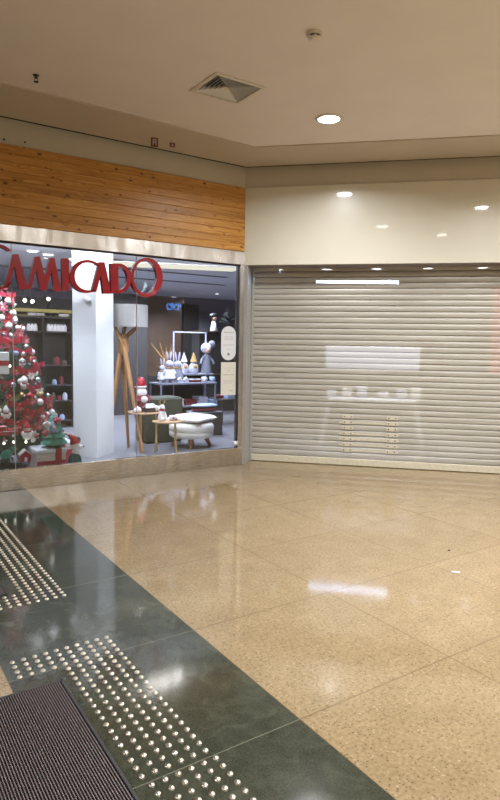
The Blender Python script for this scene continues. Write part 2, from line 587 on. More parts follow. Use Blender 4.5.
# ------------------------------------------------------------------ hall ceiling and soffit
vent_c = onz(228, 87.5, Z_CEIL)
vx0, vx1, vy0, vy1 = 2.742, 3.236, -2.20, -1.752     # diffuser opening
sof = [Vector((XL-5, -1.04, 0)), Vector((1.247, -.919, 0)), Vector((2.392, -.881, 0)), Vector((4.10, -.78, 0)), W(1.95, .80, 0), W(9.8, .82, 0)]
gap = .075
inner = [Vector((XL-5, -gap, 0)), Vector((1.2, -gap, 0)), Vector((2.4, -gap, 0)), Vector((XC-gap*.42, -gap, 0)), W(1.95, gap, 0), W(9.8, gap, 0)]
b = MB()
o1 = [p+Vector((0, 0, Z_SOF)) for p in sof]; i1 = [p+Vector((0, 0, Z_SOF)) for p in inner]
b.strip(o1, i1, (0, 0, .16), closed=False)
struct('trim_1', b, M['soffit'])
# dark shadow gap between soffit and wall
b = MB(); b.box((XL-5, -gap, Z_SOF+.012), (XC-.02, -.0005, Z_SOF+.03)); b.obox(W(4.9, gap/2, Z_SOF+.021), RD, RN, Vector((0, 0, 1)), 4.9, gap/2-.0005, .009)
struct('trim_20', b, M['dark'])
# ceiling: outer region with a hole for the diffuser
b = MB()
T = .12
def cbox(x0, x1, y0, y1): b.box((x0, y0, Z_CEIL), (x1, y1, Z_CEIL+T))
cbox(-7, 14, -13, vy0-.0); cbox(-7, vx0, vy0, .4); cbox(vx1, 14, vy0, .4); cbox(vx0, vx1, vy1, .4)
struct('ceiling', b, M['ceiling'])

# ------------------------------------------------------------------ left wall: band, wood, steel frame
b = MB(); b.box((XL, .0, Z_WOOD0-.05), (XC, .16, Z_CEIL)); b.box((XL-5, 0, 0), (XL, .16, Z_CEIL))
struct('wall_left', b, M['band'])
# knotty pine cladding, nine boards in one run
b = MB()
h = (Z_WOOD1-Z_WOOD0)/9
for k in range(9):
    b.obox(Vector(((XL+XC-.012)/2, -.011, Z_WOOD0+h*(k+.5))), Vector((1, 0, 0)), Vector((0, 1, 0)), Vector((0, 0, 1)), (XC-.012-XL)/2, .011, h/2-.0006, .004)
struct('trim_2', b, M['pine'])
# steel head, sill and end stile of the shop window
XG = 4.415
b = MB()
b.box((XL, -.015, Z_GLASS1), (XC-.002, .10, Z_WOOD0-.001), .004)
b.box((XL, -.02, 0), (XC-.002, .056, Z_GLASS0), .004)
b.box((XL, .0565, 0), (XC-.002, .12, .16))
b.box((XG, -.013, Z_GLASS0), (XC-.002, .10, Z_GLASS1))
b.box((XL, -.013, Z_GLASS0), (XL+.07, .10, Z_GLASS1))
struct('window_1', b, M['steel'])
# dark gasket line at the glass
b = MB()
b.box((XL+.07, .028, Z_GLASS1-.012), (XG, .075, Z_GLASS1))
b.box((XG-.014, .028, Z_GLASS0), (XG, .075, Z_GLASS1-.012))
struct('trim_3', b, M['charcoal'])
# glass panes
jx = [XL+.07, -.6, 1.525, 2.962, XG-.014]
for i in range(4):
    b = MB(); b.box((jx[i]+.003, .040, Z_GLASS0), (jx[i+1]-.003, .052, Z_GLASS1-.012))
    o = b.build('window_pane', M['glass']); o['kind'] = 'structure'
b = MB()
for x in jx[1:-1]:
    b.box((x-.003, .038, Z_GLASS0), (x+.003, .054, Z_GLASS1-.012))
struct('trim_4', b, M['ink'])

# ------------------------------------------------------------------ right wall: band, glossy panel, reveal, jamb
def wbox(mb, u0, u1, n0, n1, z0, z1, bev=0):
    c = W((u0+u1)/2, (n0+n1)/2, (z0+z1)/2)
    return mb.obox(c, RD, RN, Vector((0, 0, 1)), abs(u1-u0)/2, abs(n1-n0)/2, abs(z1-z0)/2, bev)
b = MB(); wbox(b, .0, 9.8, -.16, -.005, 2.76, Z_CEIL); wbox(b, UE+.1, 9.8, -.16, -.005, 0, 2.76)
struct('wall_right', b, M['band'])
b = MB(); wbox(b, .002, 9.7, -.004, .016, 2.688, 3.690, .003)
struct('trim_5', b, M['panel'])
b = MB(); wbox(b, UE+.1, 9.7, -.004, .016, 0, 2.686, .003)
struct('trim_6', b, M['panel'])
# soffit of the shutter recess
b = MB(); wbox(b, .0, UE+.1, -REC-.18, -.162, 2.69, 2.80); wbox(b, 0, UE+.1, -.16, -.005, 2.69, 2.76)
struct('trim_7', b, M['purple'])
# left jamb of the opening
b = MB(); wbox(b, .003, .05, -REC-.1, .012, 0, 2.687, .003)
struct('trim_8', b, M['jamb'])
b = MB(); wbox(b, UE, UE+.1, -REC-.1, .012, 0, 2.687, .003)
struct('trim_9', b, M['black'])

# ------------------------------------------------------------------ roller shutter
sh = thing('roller_shutter', W(1.85, -REC, 0), 'closed pale grey roller shutter of thin perforated slats, lights showing through', 'shutter')
U0, U1 = .075, UE-.03
PIT = .0768
n_sl = 34
zb = .105
b = MB()
prof = [(0, -.024), (.0018, -.004), (.010, .001), (.022, .003), (.036, .004), (.054, .003), (.066, .0005), (.0718, -.005), (.0735, -.024), (.0768, -.024)]
vs = []; fs = []
k = 0
for i in range(n_sl):
    for (dz, dn) in (prof if i == n_sl-1 else prof[:-1]):
        z = min(zb+i*PIT+dz, 2.72)
        vs += [W(U0, -REC+dn, z), W(U1, -REC+dn, z)]
nr = len(vs)//2
fs = [(2*j, 2*j+1, 2*j+3, 2*j+2) for j in range(nr-1)]
b.add(vs, fs, False)
b.build('slat_curtain', M['slat'], sh)

b = MB(); wbox(b, U0, U1, -REC-.02, -REC+.02, .006, .10, .006)
b.build('bottom_bar', M['bar'], sh)
b = MB(); wbox(b, .05, .075, -REC-.04, -REC+.04, 0, 2.69, .004)
b.build('guide_rail', M['jamb'], sh)
b = MB(); wbox(b, UE-.03, UE, -REC-.04, -REC+.04, 0, 2.69, .004)
b.build('guide_rail', M['black'], sh)
# fastening clips in two columns on the lower slats
first = None
for i in range(1, 8):
    z = zb+i*PIT
    for (ua, ub) in ((1.34, 1.49), (1.93, 2.08)):
        b = MB(); wbox(b, ua, ub, -REC+.004, -REC+.012, z+.012, z+.062, .002)
        c = b.build('fastening_clip', M['yellow'], sh)
        for uu in (ua+.03, ub-.03):
            s_ = MB(); s_.lathe(W(uu, -REC+.011, z+.037), [(.009, 0), (.009, .003), (.004, .006)], 8, axis=RN)
            s_.build('screw', M['rust'], c)
for i in (1, 2, 3, 4, 6):
    b = MB(); wbox(b, 1.30, 2.10, -REC+.0045, -REC+.0058, zb+i*PIT+.020, zb+i*PIT+(.056 if i == 3 else .046)); b.build('patched_slat', M['yellow'], sh)

# ------------------------------------------------------------------ shop sign letters
def lp(x, y, Y=-.085):
    return at(x, y, Y)
D = Vector((0, .06, 0))
sg = thing('shop_sign', at(60, 292, -.03), 'big red three-dimensional letters of shop name across top of the display window', 'sign')
def letter(loop=None, ring=None):
    b = MB()
    if loop: b.prism([lp(*p) for p in loop], D)
    if ring:
        o, i, cl = ring
        b.strip([lp(*p) for p in o], [lp(*p) for p in i], D, cl)
    return b
def arc(cx, cy, rx, ry, a0, a1, n=40):
    return [(cx+rx*math.cos(math.radians(a0+(a1-a0)*k/n)), cy-ry*math.sin(math.radians(a0+(a1-a0)*k/n))) for k in range(n+1)]
letters = []
letters.append(letter(ring=(arc(-5, 267, 23, 23.5, 44, 318), arc(-3.2, 267, 17.5, 20.2, 52, 312), False)))
letters.append(letter(loop=[(12.6, 254.3), (18.5, 253.9), (28, 289.3), (19.5, 289), (14.6, 266), (8.6, 288), (4, 288)]))
letters.append(letter(loop=[(27.3, 288.8), (34.7, 256.6), (40, 256.2), (45.2, 277), (49.3, 257.7), (54.6, 257.6), (61.3, 291.2), (54.6, 291.2), (51.4, 271), (46.8, 290.2), (40.2, 290.2), (36.6, 269), (31.4, 288.8)]))
letters.append(letter(loop=[(62, 258.4), (69, 258.4), (69.5, 290.8), (62.4, 290.6)]))
letters.append(letter(ring=(arc(87, 276.3, 17.3, 16.6, 46, 296), arc(88.4, 276.3, 13.6, 14.0, 50, 292), False)))
letters.append(letter(loop=[(98.9, 262), (104.7, 262), (111.5, 293.7), (103.4, 293.7), (101.0, 275), (96.4, 292), (91.8, 292)]))
# D: stem plus bowl
dout = [(110.2, 263.5), (118.4, 263.4)] + arc(118.5, 278.4, 13, 15, 80, -80, 24) + [(118.6, 293.3), (111.5, 293.3)]
din = [(118.3, 267), (118.4, 266.8)] + arc(118.4, 278.4, 9, 11.6, 80, -80, 24) + [(118.9, 290), (118.8, 290.1)]
b = letter(ring=(dout, din, True))
letters.append(b)
letters.append(letter(ring=(arc(147, 277.4, 15.9, 19.8, 90, 450, 56), arc(145.3, 277.0, 11.6, 16.2, 90, 450, 56), True)))
for L in letters:
    L.build('letter', M['red'], sg)
# standoff pins to the glass
for (x, y) in ((15, 258), (24, 285), (37, 259), (51, 260), (58, 287), (65, 262), (65, 287), (71.5, 276), (102, 265), (107, 290), (114, 267), (114, 290), (161, 277), (132.5, 277), (-24, 267)):
    p = at(x, y, -.03)
    b = MB(); b.tube([p, Vector((p.x, .0405, p.z))], .004, 6); b.build('standoff_pin', M['steel'], sg)

# ------------------------------------------------------------------ window stickers
def sticker(name, label, px0, px1, py0, py1, rounded, lines, mat):
    y = .0385
    a = at(px0, py0, y); c = at(px1, py1, y)
    x0, x1, z1, z0 = a.x, c.x, a.z, c.z
    t = thing(name, ((x0+x1)/2, y, z0), label, 'notice')
    b = MB()
    if rounded:
        r = (x1-x0)/2; cx = (x0+x1)/2
        loop = [Vector((cx+r*math.cos(PI*k/16), y-.0015, z1-r+r*math.sin(PI*k/16))) for k in range(17)] + [Vector((cx-r*math.cos(PI*k/16), y-.0015, z0+r-r*math.sin(PI*k/16))) for k in range(17)]
        b.prism(loop, (0, .0025, 0))
    else:
        b.box((x0, y-.0015, z0), (x1, y+.001, z1))
    b.build('sheet', mat, t)
    for (fx0, fx1, fz, th) in lines:
        b = MB(); b.box((x0+(x1-x0)*fx0, y-.0026, z0+(z1-z0)*fz-th/2), (x0+(x1-x0)*fx1, y-.0016, z0+(z1-z0)*fz+th/2)); b.build('printed_line', M['ink'], t)
    return t, x0, x1, z0, z1, y
t, x0, x1, z0, z1, y = sticker('window_notice', 'white pill-shaped notice stuck on the shop window glass near its right end', 221.3, 235.6, 326, 360.3, True,
    [(.18, .82, .82, .014), (.2, .8, .69, .005), (.2, .8, .65, .005), (.2, .8, .61, .005), (.15, .85, .45, .008), (.3, .7, .33, .005)], M['paper'])
b = MB(); b.lathe(((x0+x1)/2, y-.0016, z0+(z1-z0)*.18), [(.018, 0), (.018, .001)], 16, axis=(0, -1, 0))
b.build('round_emblem', M['inkdark'], t)
t, x0, x1, z0, z1, y = sticker('window_notice', 'cream rectangular notice stuck on the glass just below the pill-shaped one', 221, 235.4, 362.2, 394.8, False,
    [(.2, .8, .82, .006), (.42, .58, .74, .012), (.1, .9, .62, .010), (.2, .8, .45, .005), (.2, .8, .41, .005), (.2, .8, .37, .005), (.55, .8, .13, .012)], plain('cream_paper', srgb(200, 197, 186), .6, var=.02))
# white round lock on the glass
p = at(235.2, 443.5, .03)
b = MB(); b.lathe((p.x, .0395, p.z), [(.034, 0), (.036, .012), (.028, .024), (.0, .026)], 20, axis=(0, -1, 0))
o = b.build('glass_lock', M['white']); tag(o, 'small round white lock at the lower right corner of the glass', 'lock')

# ------------------------------------------------------------------ ceiling fittings of the hall
def downlight(loc, r, label, group, warm=True, strength=30, name='ceiling_light', em=None):
    t = thing(name, loc, label, 'ceiling light', group)
    l = Vector(loc)
    b = MB(); b.lathe(l, [(r*.86, -.001), (r*.9, -.016), (r*1.08, -.012), (r*1.16, -.001)], 32)
    b.build('trim_ring', M['plastic'], t)
    b = MB(); b.lathe(l, [(0, -.010), (r*.86, -.008)], 32)
    b.build('lamp_disc', em or emit('warm_lamp', (1, .97, .90, 1), strength), t)
    return t
def lamp(loc, r, watts, col, spread=PI):
    ld = bpy.data.lights.new('light', 'AREA')
    ld.shape = 'DISK'; ld.size = r*2; ld.energy = watts; ld.color = col
    ld.spread = spread
    o = bpy.data.objects.new('light', ld); COL.objects.link(o)
    o.location = loc
    return o
WARM = (.975, .985, 1.0)
dl = onz(329, 118.3, Z_CEIL)
hall = [(dl.x, dl.y)]
downlight((dl.x, dl.y, Z_CEIL), .125, 'lit round downlight in the hall ceiling near the shutter', None)
others = [(4.874, -4.361), (2.716, -4.274), (2.841, -5.829), (6.9, -4.2), (6.9, -7.4), (4.7, -7.9), (2.4, -9.4), (4.8, -10.6), (-2.7, -3.0), (8.8, -6.9), (-2.8, -7.2), (-.3, -10.8)]  # leading ones set from panel reflections, the rest added out of view
first = None
for k, (x, y) in enumerate(others):
    if first is None:
        first = downlight((x, y, Z_CEIL), .125, 'round ceiling downlight behind the viewpoint, out of view', 'downlights behind the viewpoint')
    else:
        copy_tree(first, loc=(x, y, Z_CEIL))
    hall.append((x, y))
HALL_W = 73
for (x, y) in hall:
    lamp((x, y, Z_CEIL-.02), .105, HALL_W, WARM, 2.75)

# air diffuser
t = thing('air_diffuser', (2.989, -1.976, Z_CEIL), 'square white ceiling air diffuser with angled louvre blades', 'air vent')
cx, cy = 2.989, -1.976
hx, hy = .247, .224
def sqring(b, a0, z0, a1, z1, th=.004):
    """sloping square ring from half-size scale a0 at z0 to a1 at z1"""
    vs = []
    for (a, z) in ((a0, z0), (a1, z1), (a1, z1+th), (a0, z0+th)):
        for (i, j) in ((-1, -1), (1, -1), (1, 1), (-1, 1)):
            vs.append((cx+i*hx*a, cy+j*hy*a, z))
    fs = []
    for r_ in range(4):
        q = (r_+1) % 4
        for i in range(4):
            k = (i+1) % 4
            fs.append((r_*4+i, r_*4+k, q*4+k, q*4+i))
    b.add(vs, fs)
b = MB(); sqring(b, .93, Z_CEIL-.012, 1.08, Z_CEIL-.008, .006); b.build('frame', M['plastic'], t)
for k in range(6):
    a = .14+k*.135
    b = MB(); sqring(b, a, Z_CEIL+.034, a+.12, Z_CEIL-.004, .002)
    b.build('louvre', M['white'], t)
b = MB(); sqring(b, .005, Z_CEIL+.02, .13, Z_CEIL-.002); b.build('louvre', M['plastic'], t)
b = MB(); b.box((cx-hx, cy-hy, Z_CEIL+.075), (cx+hx, cy+hy, Z_CEIL+.08))
for s_ in (-1, 1):
    b.box((cx+s_*hx, cy-hy, Z_CEIL), (cx+s_*(hx-.006), cy+hy, Z_CEIL+.08)); b.box((cx-hx, cy+s_*hy, Z_CEIL), (cx+hx, cy+s_*(hy-.006), Z_CEIL+.08))
b.build('duct', M['black'], t)
# smoke detector
p = onz(314.5, 33, Z_CEIL)
t = thing('smoke_detector', (p.x, p.y, Z_CEIL), 'small round white smoke detector on the ceiling beyond the air vent', 'smoke detector')
b = MB(); b.lathe((p.x, p.y, Z_CEIL), [(.062, 0), (.062, -.016), (.052, -.020)], 24); b.build('base', M['plastic'], t)
b = MB(); b.lathe((p.x, p.y, Z_CEIL), [(.038, -.019), (.038, -.036)], 24); b.build('sensor_slot', M['charcoal'], t)
b = MB(); b.lathe((p.x, p.y, Z_CEIL), [(.050, -.035), (.046, -.046), (.03, -.053), (0, -.054)], 24); b.build('cap', M['plastic'], t)
for k in range(6):
    a = k*PI/3
    b = MB(); b.box((p.x+.044*math.cos(a)-.004, p.y+.044*math.sin(a)-.004, Z_CEIL-.037), (p.x+.044*math.cos(a)+.004, p.y+.044*math.sin(a)+.004, Z_CEIL-.018)); b.build('rib', M['plastic'], t)
# sprinkler
p = onz(36, 75, Z_CEIL)
t = thing('fire_sprinkler', (p.x, p.y, Z_CEIL), 'small dark sprinkler head hanging from the ceiling at upper left', 'sprinkler')
b = MB(); b.lathe((p.x, p.y, Z_CEIL), [(.028, 0), (.026, -.006), (.013, -.010), (.012, -.026), (.008, -.03)], 16); b.build('base', M['charcoal'], t)
b = MB(); b.tube([(p.x-.012, p.y, Z_CEIL-.026), (p.x-.016, p.y, Z_CEIL-.042), (p.x, p.y, Z_CEIL-.056)], .003, 6); b.build('yoke', M['charcoal'], t); b = MB(); b.tube([(p.x+.012, p.y, Z_CEIL-.026), (p.x+.016, p.y, Z_CEIL-.042), (p.x, p.y, Z_CEIL-.056)], .003, 6); b.build('yoke', M['charcoal'], t)
b = MB(); b.lathe((p.x, p.y, Z_CEIL-.056), [(.022, 0), (.022, -.003), (.006, -.008)], 12); b.build('deflector', M['charcoal'], t)

# hanging plaques under the soffit
def plaque(x, y, w, hgt, label, icon):
    p = onz(x, y, Z_SOF)
    t = thing('hanging_sign', (p.x, p.y, Z_SOF), label, 'sign')
    a = Vector((.94, -.34, 0)).normalized(); n = Vector((-a.y*-1, 0, 0))
    n = Vector((0, 0, 1)).cross(a) * -1
    c = Vector((p.x, p.y, Z_SOF-.004-hgt/2))
    b = MB(); b.obox(c, a, n, Vector((0, 0, 1)), w/2, .008, hgt/2, .002); b.build('board', M['dull_red'], t)
    b = MB()
    nn = n if n.dot(CAM-c) > 0 else -n
    for (u0, u1, v0, v1) in icon:
        b.obox(c+a*((u0+u1)/2*w)+Vector((0, 0, (v0+v1)/2*hgt))+nn*.009, a, nn, Vector((0, 0, 1)), (u1-u0)/2*w, .0012, (v1-v0)/2*hgt)
    b.build('pictogram', M['paper'], t)
    b = MB(); b.tube([c+Vector((0, 0, hgt/2-.002)), c+Vector((0, 0, hgt/2+.005))], .004, 6); b.build('mount', M['charcoal'], t)
plaque(154.5, 137.6, .078, .096, 'small square dark red sign with a pale figure, hung under the soffit',
       [(-.26, -.12, -.36, .36), (-.12, .16, .24, .36), (-.12, .16, -.06, .06), (.14, .28, -.36, .32)])
plaque(172.3, 142.6, .058, .046, 'smaller dark red sign beside the square one under the soffit', [(-.3, .3, -.3, -.1), (-.12, .12, -.1, .25)])

for (x, y, r_, lab) in ((4, 139.6, .010, 'leftmost of two tiny dark fixings on the grey band above the pine boards'), (24.8, 142.4, .009, 'right one of two tiny dark fixings on the grey band above the pine boards')):
    p = at(x, y, 0)
    b = MB(); b.lathe((p.x, -.0002, p.z), [(r_, 0), (r_, .012), (r_*.6, .018), (0, .019)], 10, axis=(0, -1, 0))
    tag(b.build('anchor_bolt', M['charcoal'], origin=(p.x, 0, p.z)), lab, 'bolt')

# ------------------------------------------------------------------ tactile studs
studm = MB()
studm.lathe((0, 0, 0), [(.0138, 0), (.0132, .003), (.0107, .0062), (.006, .0082), (0, .009)], 14)
near = []
for j in range(4):
    for k in range(4):
        near.append((.653+.056*k, -3.765-.0535*j))
for j in range(34):
    for k in range(6):
        dx = .014 if j > 21 else 0
        near.append((.878+.0557*k+dx, -3.761-.0535*j - (.008 if j > 21 else 0)))
far = []
for j in range(4):
    for k in range(4):
        far.append((.678+.0562*k, -3.074+.0535*j))
for j in range(40):
    for k in range(5):
        far.append((.903+.0557*k, -3.075+.0555*j))
def visible(p):
    d = Vector((p[0], p[1], 0))-CAM
    z = d.dot(fw)
    if z <= .1: return False
    x = 250+FPX*d.dot(RT)/z; y = 400-FPX*d.dot(UP)/z
    return -6 < x < 506 and -6 < y < 806
near = [p for p in near if visible(p)]
far = sorted([p for p in far if visible(p)], key=lambda p: (Vector((p[0], p[1], 0))-CAM).length)
room = 300-len(near)
rest = far[room:]; far = far[:room]
st = studm.build('tactile_stud', M['stud'])
tag(st, 'polished round metal warning stud in the granite band beside the nearer floor grating', 'floor stud', 'studs round the nearer grating')
st.location = (near[0][0], near[0][1], 0)
for p in near[1:]:
    c = st.copy(); COL.objects.link(c); c.location = (p[0], p[1], 0)
for p in far:
    c = st.copy(); COL.objects.link(c); c.location = (p[0], p[1], 0)
    c['label'] = 'small metal warning stud in the granite band near the Christmas window'; c['group'] = 'studs round the farther grating'
if rest:
    b = MB()
    for p in rest:
        b.lathe((p[0], p[1], 0), [(.0138, 0), (.0132, .003), (.0107, .0062), (.006, .0082), (0, .009)], 10)
    o = b.build('tactile_stud_field', M['stud']); tag(o, 'farthest tiny metal studs at the left edge before the shop window', 'floor studs', kind='stuff')

# ------------------------------------------------------------------ floor gratings
def grating(x0, x1, y0, y1, label):
    t = thing('floor_grating', ((x0+x1)/2, (y0+y1)/2, 0), label, 'floor grating')
    b = MB(); b.box((x0+.01, y0+.01, 0.0005), (x1-.01, y1-.01, .003)); b.build('tray', M['ribdark'], t)
    b = MB()
    for (a, c) in (((x0, y0), (x1, y0+.012)), ((x0, y1-.012), (x1, y1)), ((x0, y0), (x0+.012, y1)), ((x1-.012, y0), (x1, y1))):
        b.box((a[0], a[1], 0), (c[0], c[1], .009))
    b.build('frame', M['charcoal'], t)
    b = MB()
    x = x0+.018
    while x < x1-.016:
        b.box((x, y0+.012, .003), (x+.0034, y1-.012, .009)); x += .0112
    b.build('ribs', M['rib'], t)
grating(-.9, .822, -6.2, -4.067, 'ribbed dark metal floor grating in the lower left corner, the nearer one')
grating(-.9, .815, -2.88, -.9, 'ribbed metal floor grating at the left edge near the shop window, the farther one')

# small litter on the floor
p = onz(456, 572.5, 0)
b = MB(); b.obox(Vector((p.x, p.y, .003)), RD, RN, Vector((0, 0, 1)), .03, .012, .003, .002)
tag(b.build('paper_scrap', M['paper'], origin=(p.x, p.y, 0)), 'tiny white paper scrap on the beige floor before the shutter', 'litter')
p = onz(449, 550.5, 0)
b = MB(); b.ell((p.x, p.y, .004), .012, .009, .004, 8, 6)
tag(b.build('dark_crumb', M['charcoal'], origin=(p.x, p.y, 0)), 'tiny dark crumb on the beige floor before the shutter', 'litter')

# ------------------------------------------------------------------ shop behind the glass
PW = W(0, -.05, 0)
IH = 2.92
YB = 8.5
def pw(n):       # a point on the party wall, n metres behind the right wall
    return W(-.02, -n, 0)
fl = [Vector((XL, .12, 0)), Vector((XC-.05, .12, 0)), pw(.20), pw(13), Vector((XL, 9.6, 0))]
fr = [fl[0], fl[1], fl[2], pw(1.55), Vector((XL, 1.06, 0))]
pe = fr[3]
fr[3] = Vector((pw(.2).x+(1.06-pw(.2).y)*(pw(2).x-pw(.2).x)/(pw(2).y-pw(.2).y), 1.06, 0))
b = MB(); b.prism([p+Vector((0, 0, .001)) for p in fr], (0, 0, -.12))
struct('floor', b, M['white'])  # hidden floor strip made white to bounce light onto the shop ceiling
b = MB(); b.prism([p+Vector((0, 0, .001)) for p in (fr[4], fr[3], fl[3], fl[4])], (0, 0, -.12))
struct('floor', b, M['ifloor'])
b = MB(); b.prism([p+Vector((0, 0, IH)) for p in fl], (0, 0, .08)); struct('ceiling', b, M['iceil'])
# party wall between the two shops
b = MB()
b.obox(W(-.075, -6.7, 1.5), RD, RN, Vector((0, 0, 1)), .05, 6.5, 1.5)
struct('wall_shop_side', b, M['igrey'])
b = MB(); b.box((XL, YB, 0), (13, YB+.1, IH)); struct('wall_shop_back', b, M['igrey'])
b = MB(); b.box((XL-.1, .16, 0), (XL, 9, IH)); struct('wall_shop_left', b, M['dgrey'])
# brown and black wall panels on the back wall
def wallpanel(x0, x1, yt, mat, Y, num):
    a = at(x0, yt, Y); c = at(x1, yt, Y)
    b = MB(); b.box((a.x, Y, 0), (c.x, Y+.12, min(a.z, IH-.005))); struct('trim_%d' % num, b, mat)
wallpanel(147, 184, 296, M['brown'], 7.2, 10)
wallpanel(184, 199, 304, M['black'], 7.0, 11)
wallpanel(-40, 74, 293, M['dgrey'], 6.2, 12)
wallpanel(113, 147, 293, M['dgrey'], 6.0, 13)
# ceiling slots
for i, (y, x0, x1) in enumerate(((3.2, 3.2, 6.2), (4.6, 3.6, 7.0), (2.2, 3.3, 5.2))):
    b = MB(); b.box((x0, y, IH-.006), (x1, y+.14, IH)); struct('trim_%d' % (14+i), b, M['charcoal'])

# column
p0, p1, p2 = onz(74, 456.6, 0), onz(97, 458.5, 0), onz(114, 452.4, 0)
p3 = p0+(p2-p1)
b = MB(); b.prism([Vector((q.x, q.y, .002)) for q in (p0, p1, p2, p3)], (0, 0, IH-.004))
struct('wall_pillar', b, M['white'])
# round white sensor on the column
ps = at(92, 307, (p0.y*.25+p1.y*.75)); 
nrm = (p1-p0).cross(Vector((0, 0, 1))).normalized()
if nrm.dot(CAM-p1) < 0: nrm = -nrm
pc = p0+(p1-p0)*.72
t = thing('wall_spotlight', (pc.x, pc.y, 2.22), 'small round white spotlight fixed to the white pillar inside the window', 'spotlight')
b = MB(); b.lathe((pc.x, pc.y, 2.22), [(.03, -.004), (.03, .02), (.012, .024), (.012, .05)], 14, axis=nrm); b.build('mount', M['white'], t)
b = MB(); b.ell(Vector((pc.x, pc.y, 2.22))+nrm*.075, .042, .042, .042, 14, 10); b.build('head', M['white'], t)

# display window lights
COOL = (.74, .82, 1.0)
em_cool = emit('cool_lamp', (.9, .95, 1, 1), 9)
shop_spots = []
for k, (x, y) in enumerate(((32.4, 250.8), (48.2, 254.3), (71.6, 258.6), (217, 293.5), (174, 301))):
    q = onz(x, y if k != 4 else 296.5, IH)
    lab = ['round lit downlight in the shop ceiling above the letter A', 'round lit downlight in the shop ceiling above the letter M',
           'round lit downlight in the shop ceiling left of the pillar', 'small lit shop ceiling downlight above the pill-shaped notice', 'farthest lit downlight in the shop ceiling, near the brown panel'][k]
    downlight((q.x, q.y, IH), .085, lab, None, em=em_cool, name='shop_downlight')
    shop_spots.append(q)
# lit soffit inside the glass, its brightness put in as a glowing sheet
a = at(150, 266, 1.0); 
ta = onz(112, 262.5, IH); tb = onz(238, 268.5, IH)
t = thing('glowing_soffit', (ta.x, ta.y, IH), 'long strip of lit shop ceiling just inside the glass, made to glow', 'glowing ceiling')
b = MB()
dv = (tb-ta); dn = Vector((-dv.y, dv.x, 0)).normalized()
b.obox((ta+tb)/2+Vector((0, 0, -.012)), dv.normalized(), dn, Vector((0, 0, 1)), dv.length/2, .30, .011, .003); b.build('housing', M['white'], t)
b = MB(); b.obox((ta+tb)/2+Vector((0, 0, -.0245)), dv.normalized(), dn, Vector((0, 0, 1)), dv.length/2-.02, .27, .0012); b.build('diffuser', emit('soffit_glow', (1, .93, .78, 1), 1.0), t)
def arealight(loc, sx, sy, watts, col, rotz=0, direction=None):
    ld = bpy.data.lights.new('light', 'AREA'); ld.shape = 'RECTANGLE'; ld.size = sx; ld.size_y = sy; ld.energy = watts; ld.color = col
    o = bpy.data.objects.new('light', ld); COL.objects.link(o); o.location = loc; o.rotation_euler = (0, 0, rotz)
    if direction is not None:
        o.rotation_euler = Vector(direction).to_track_quat('-Z', 'Y').to_euler()
    return o
def spot(loc, target, watts, col, angle=1.2, r=.04):
    ld = bpy.data.lights.new('light', 'SPOT'); ld.energy = watts; ld.color = col; ld.spot_size = angle; ld.spot_blend = .6; ld.shadow_soft_size = r
    o = bpy.data.objects.new('light', ld); COL.objects.link(o); o.location = loc
    o.rotation_euler = (Vector(target)-Vector(loc)).to_track_quat('-Z', 'Y').to_euler()
def down(x, y, watts, tilt=(0, 0), ang=1.75):
    spot((x, y, IH-.03), (x+tilt[0], y+tilt[1], 0), watts, COOL, ang, .06)
for q in shop_spots[:3]:
    down(q.x, q.y, 110, (.2, .25))
down(1.2, .55, 105, (.3, .9)); down(1.9, .35, 120, (-.2, 1.0))
p_ = Vector((2.0, .75, IH-.03)); spot(p_, (2.85, 1.5, .5), 50, COOL, 1.5, .06)
down(3.3, .7, 150, (.3, .9))
t = thing('added_uplight', (1.1, .2, 2.74), 'unseen added uplight behind the steel head of the shop window', 'glowing ceiling')  # unseen trough and lamp added to brighten the shop ceiling
b = MB(); b.box((-2.0, .16, 2.735), (4.2, .30, 2.755), .003); b.box((-2.0, .16, 2.755), (4.2, .175, 2.80)); b.build('trough', M['white'], t)
for x in (-1.6, .4, 2.4, 4.0):
    b = MB(); b.box((x, .165, 2.79), (x+.02, .175, IH)); b.build('bracket', M['white'], t)
arealight((1.1, .235, 2.775), 6.0, .05, 430, (.90, .90, 1.0), direction=(0, .75, .66)); down(4.2, .8, 190, (.2, .7)); down(4.9, 1.9, 190, (0, .8))
for (x, y, w_) in ((4.9, 3.0, 260), (6.0, 3.6, 300), (5.2, 5.0, 420), (6.8, 5.6, 460), (7.6, 7.2, 420), (5.0, 6.6, 260), (3.0, 3.6, 40), (1.6, 3.4, 26)):
    down(x, y, w_, (0, .2), 2.5)  # unseen lamps added to brighten the deep shop and its ceiling

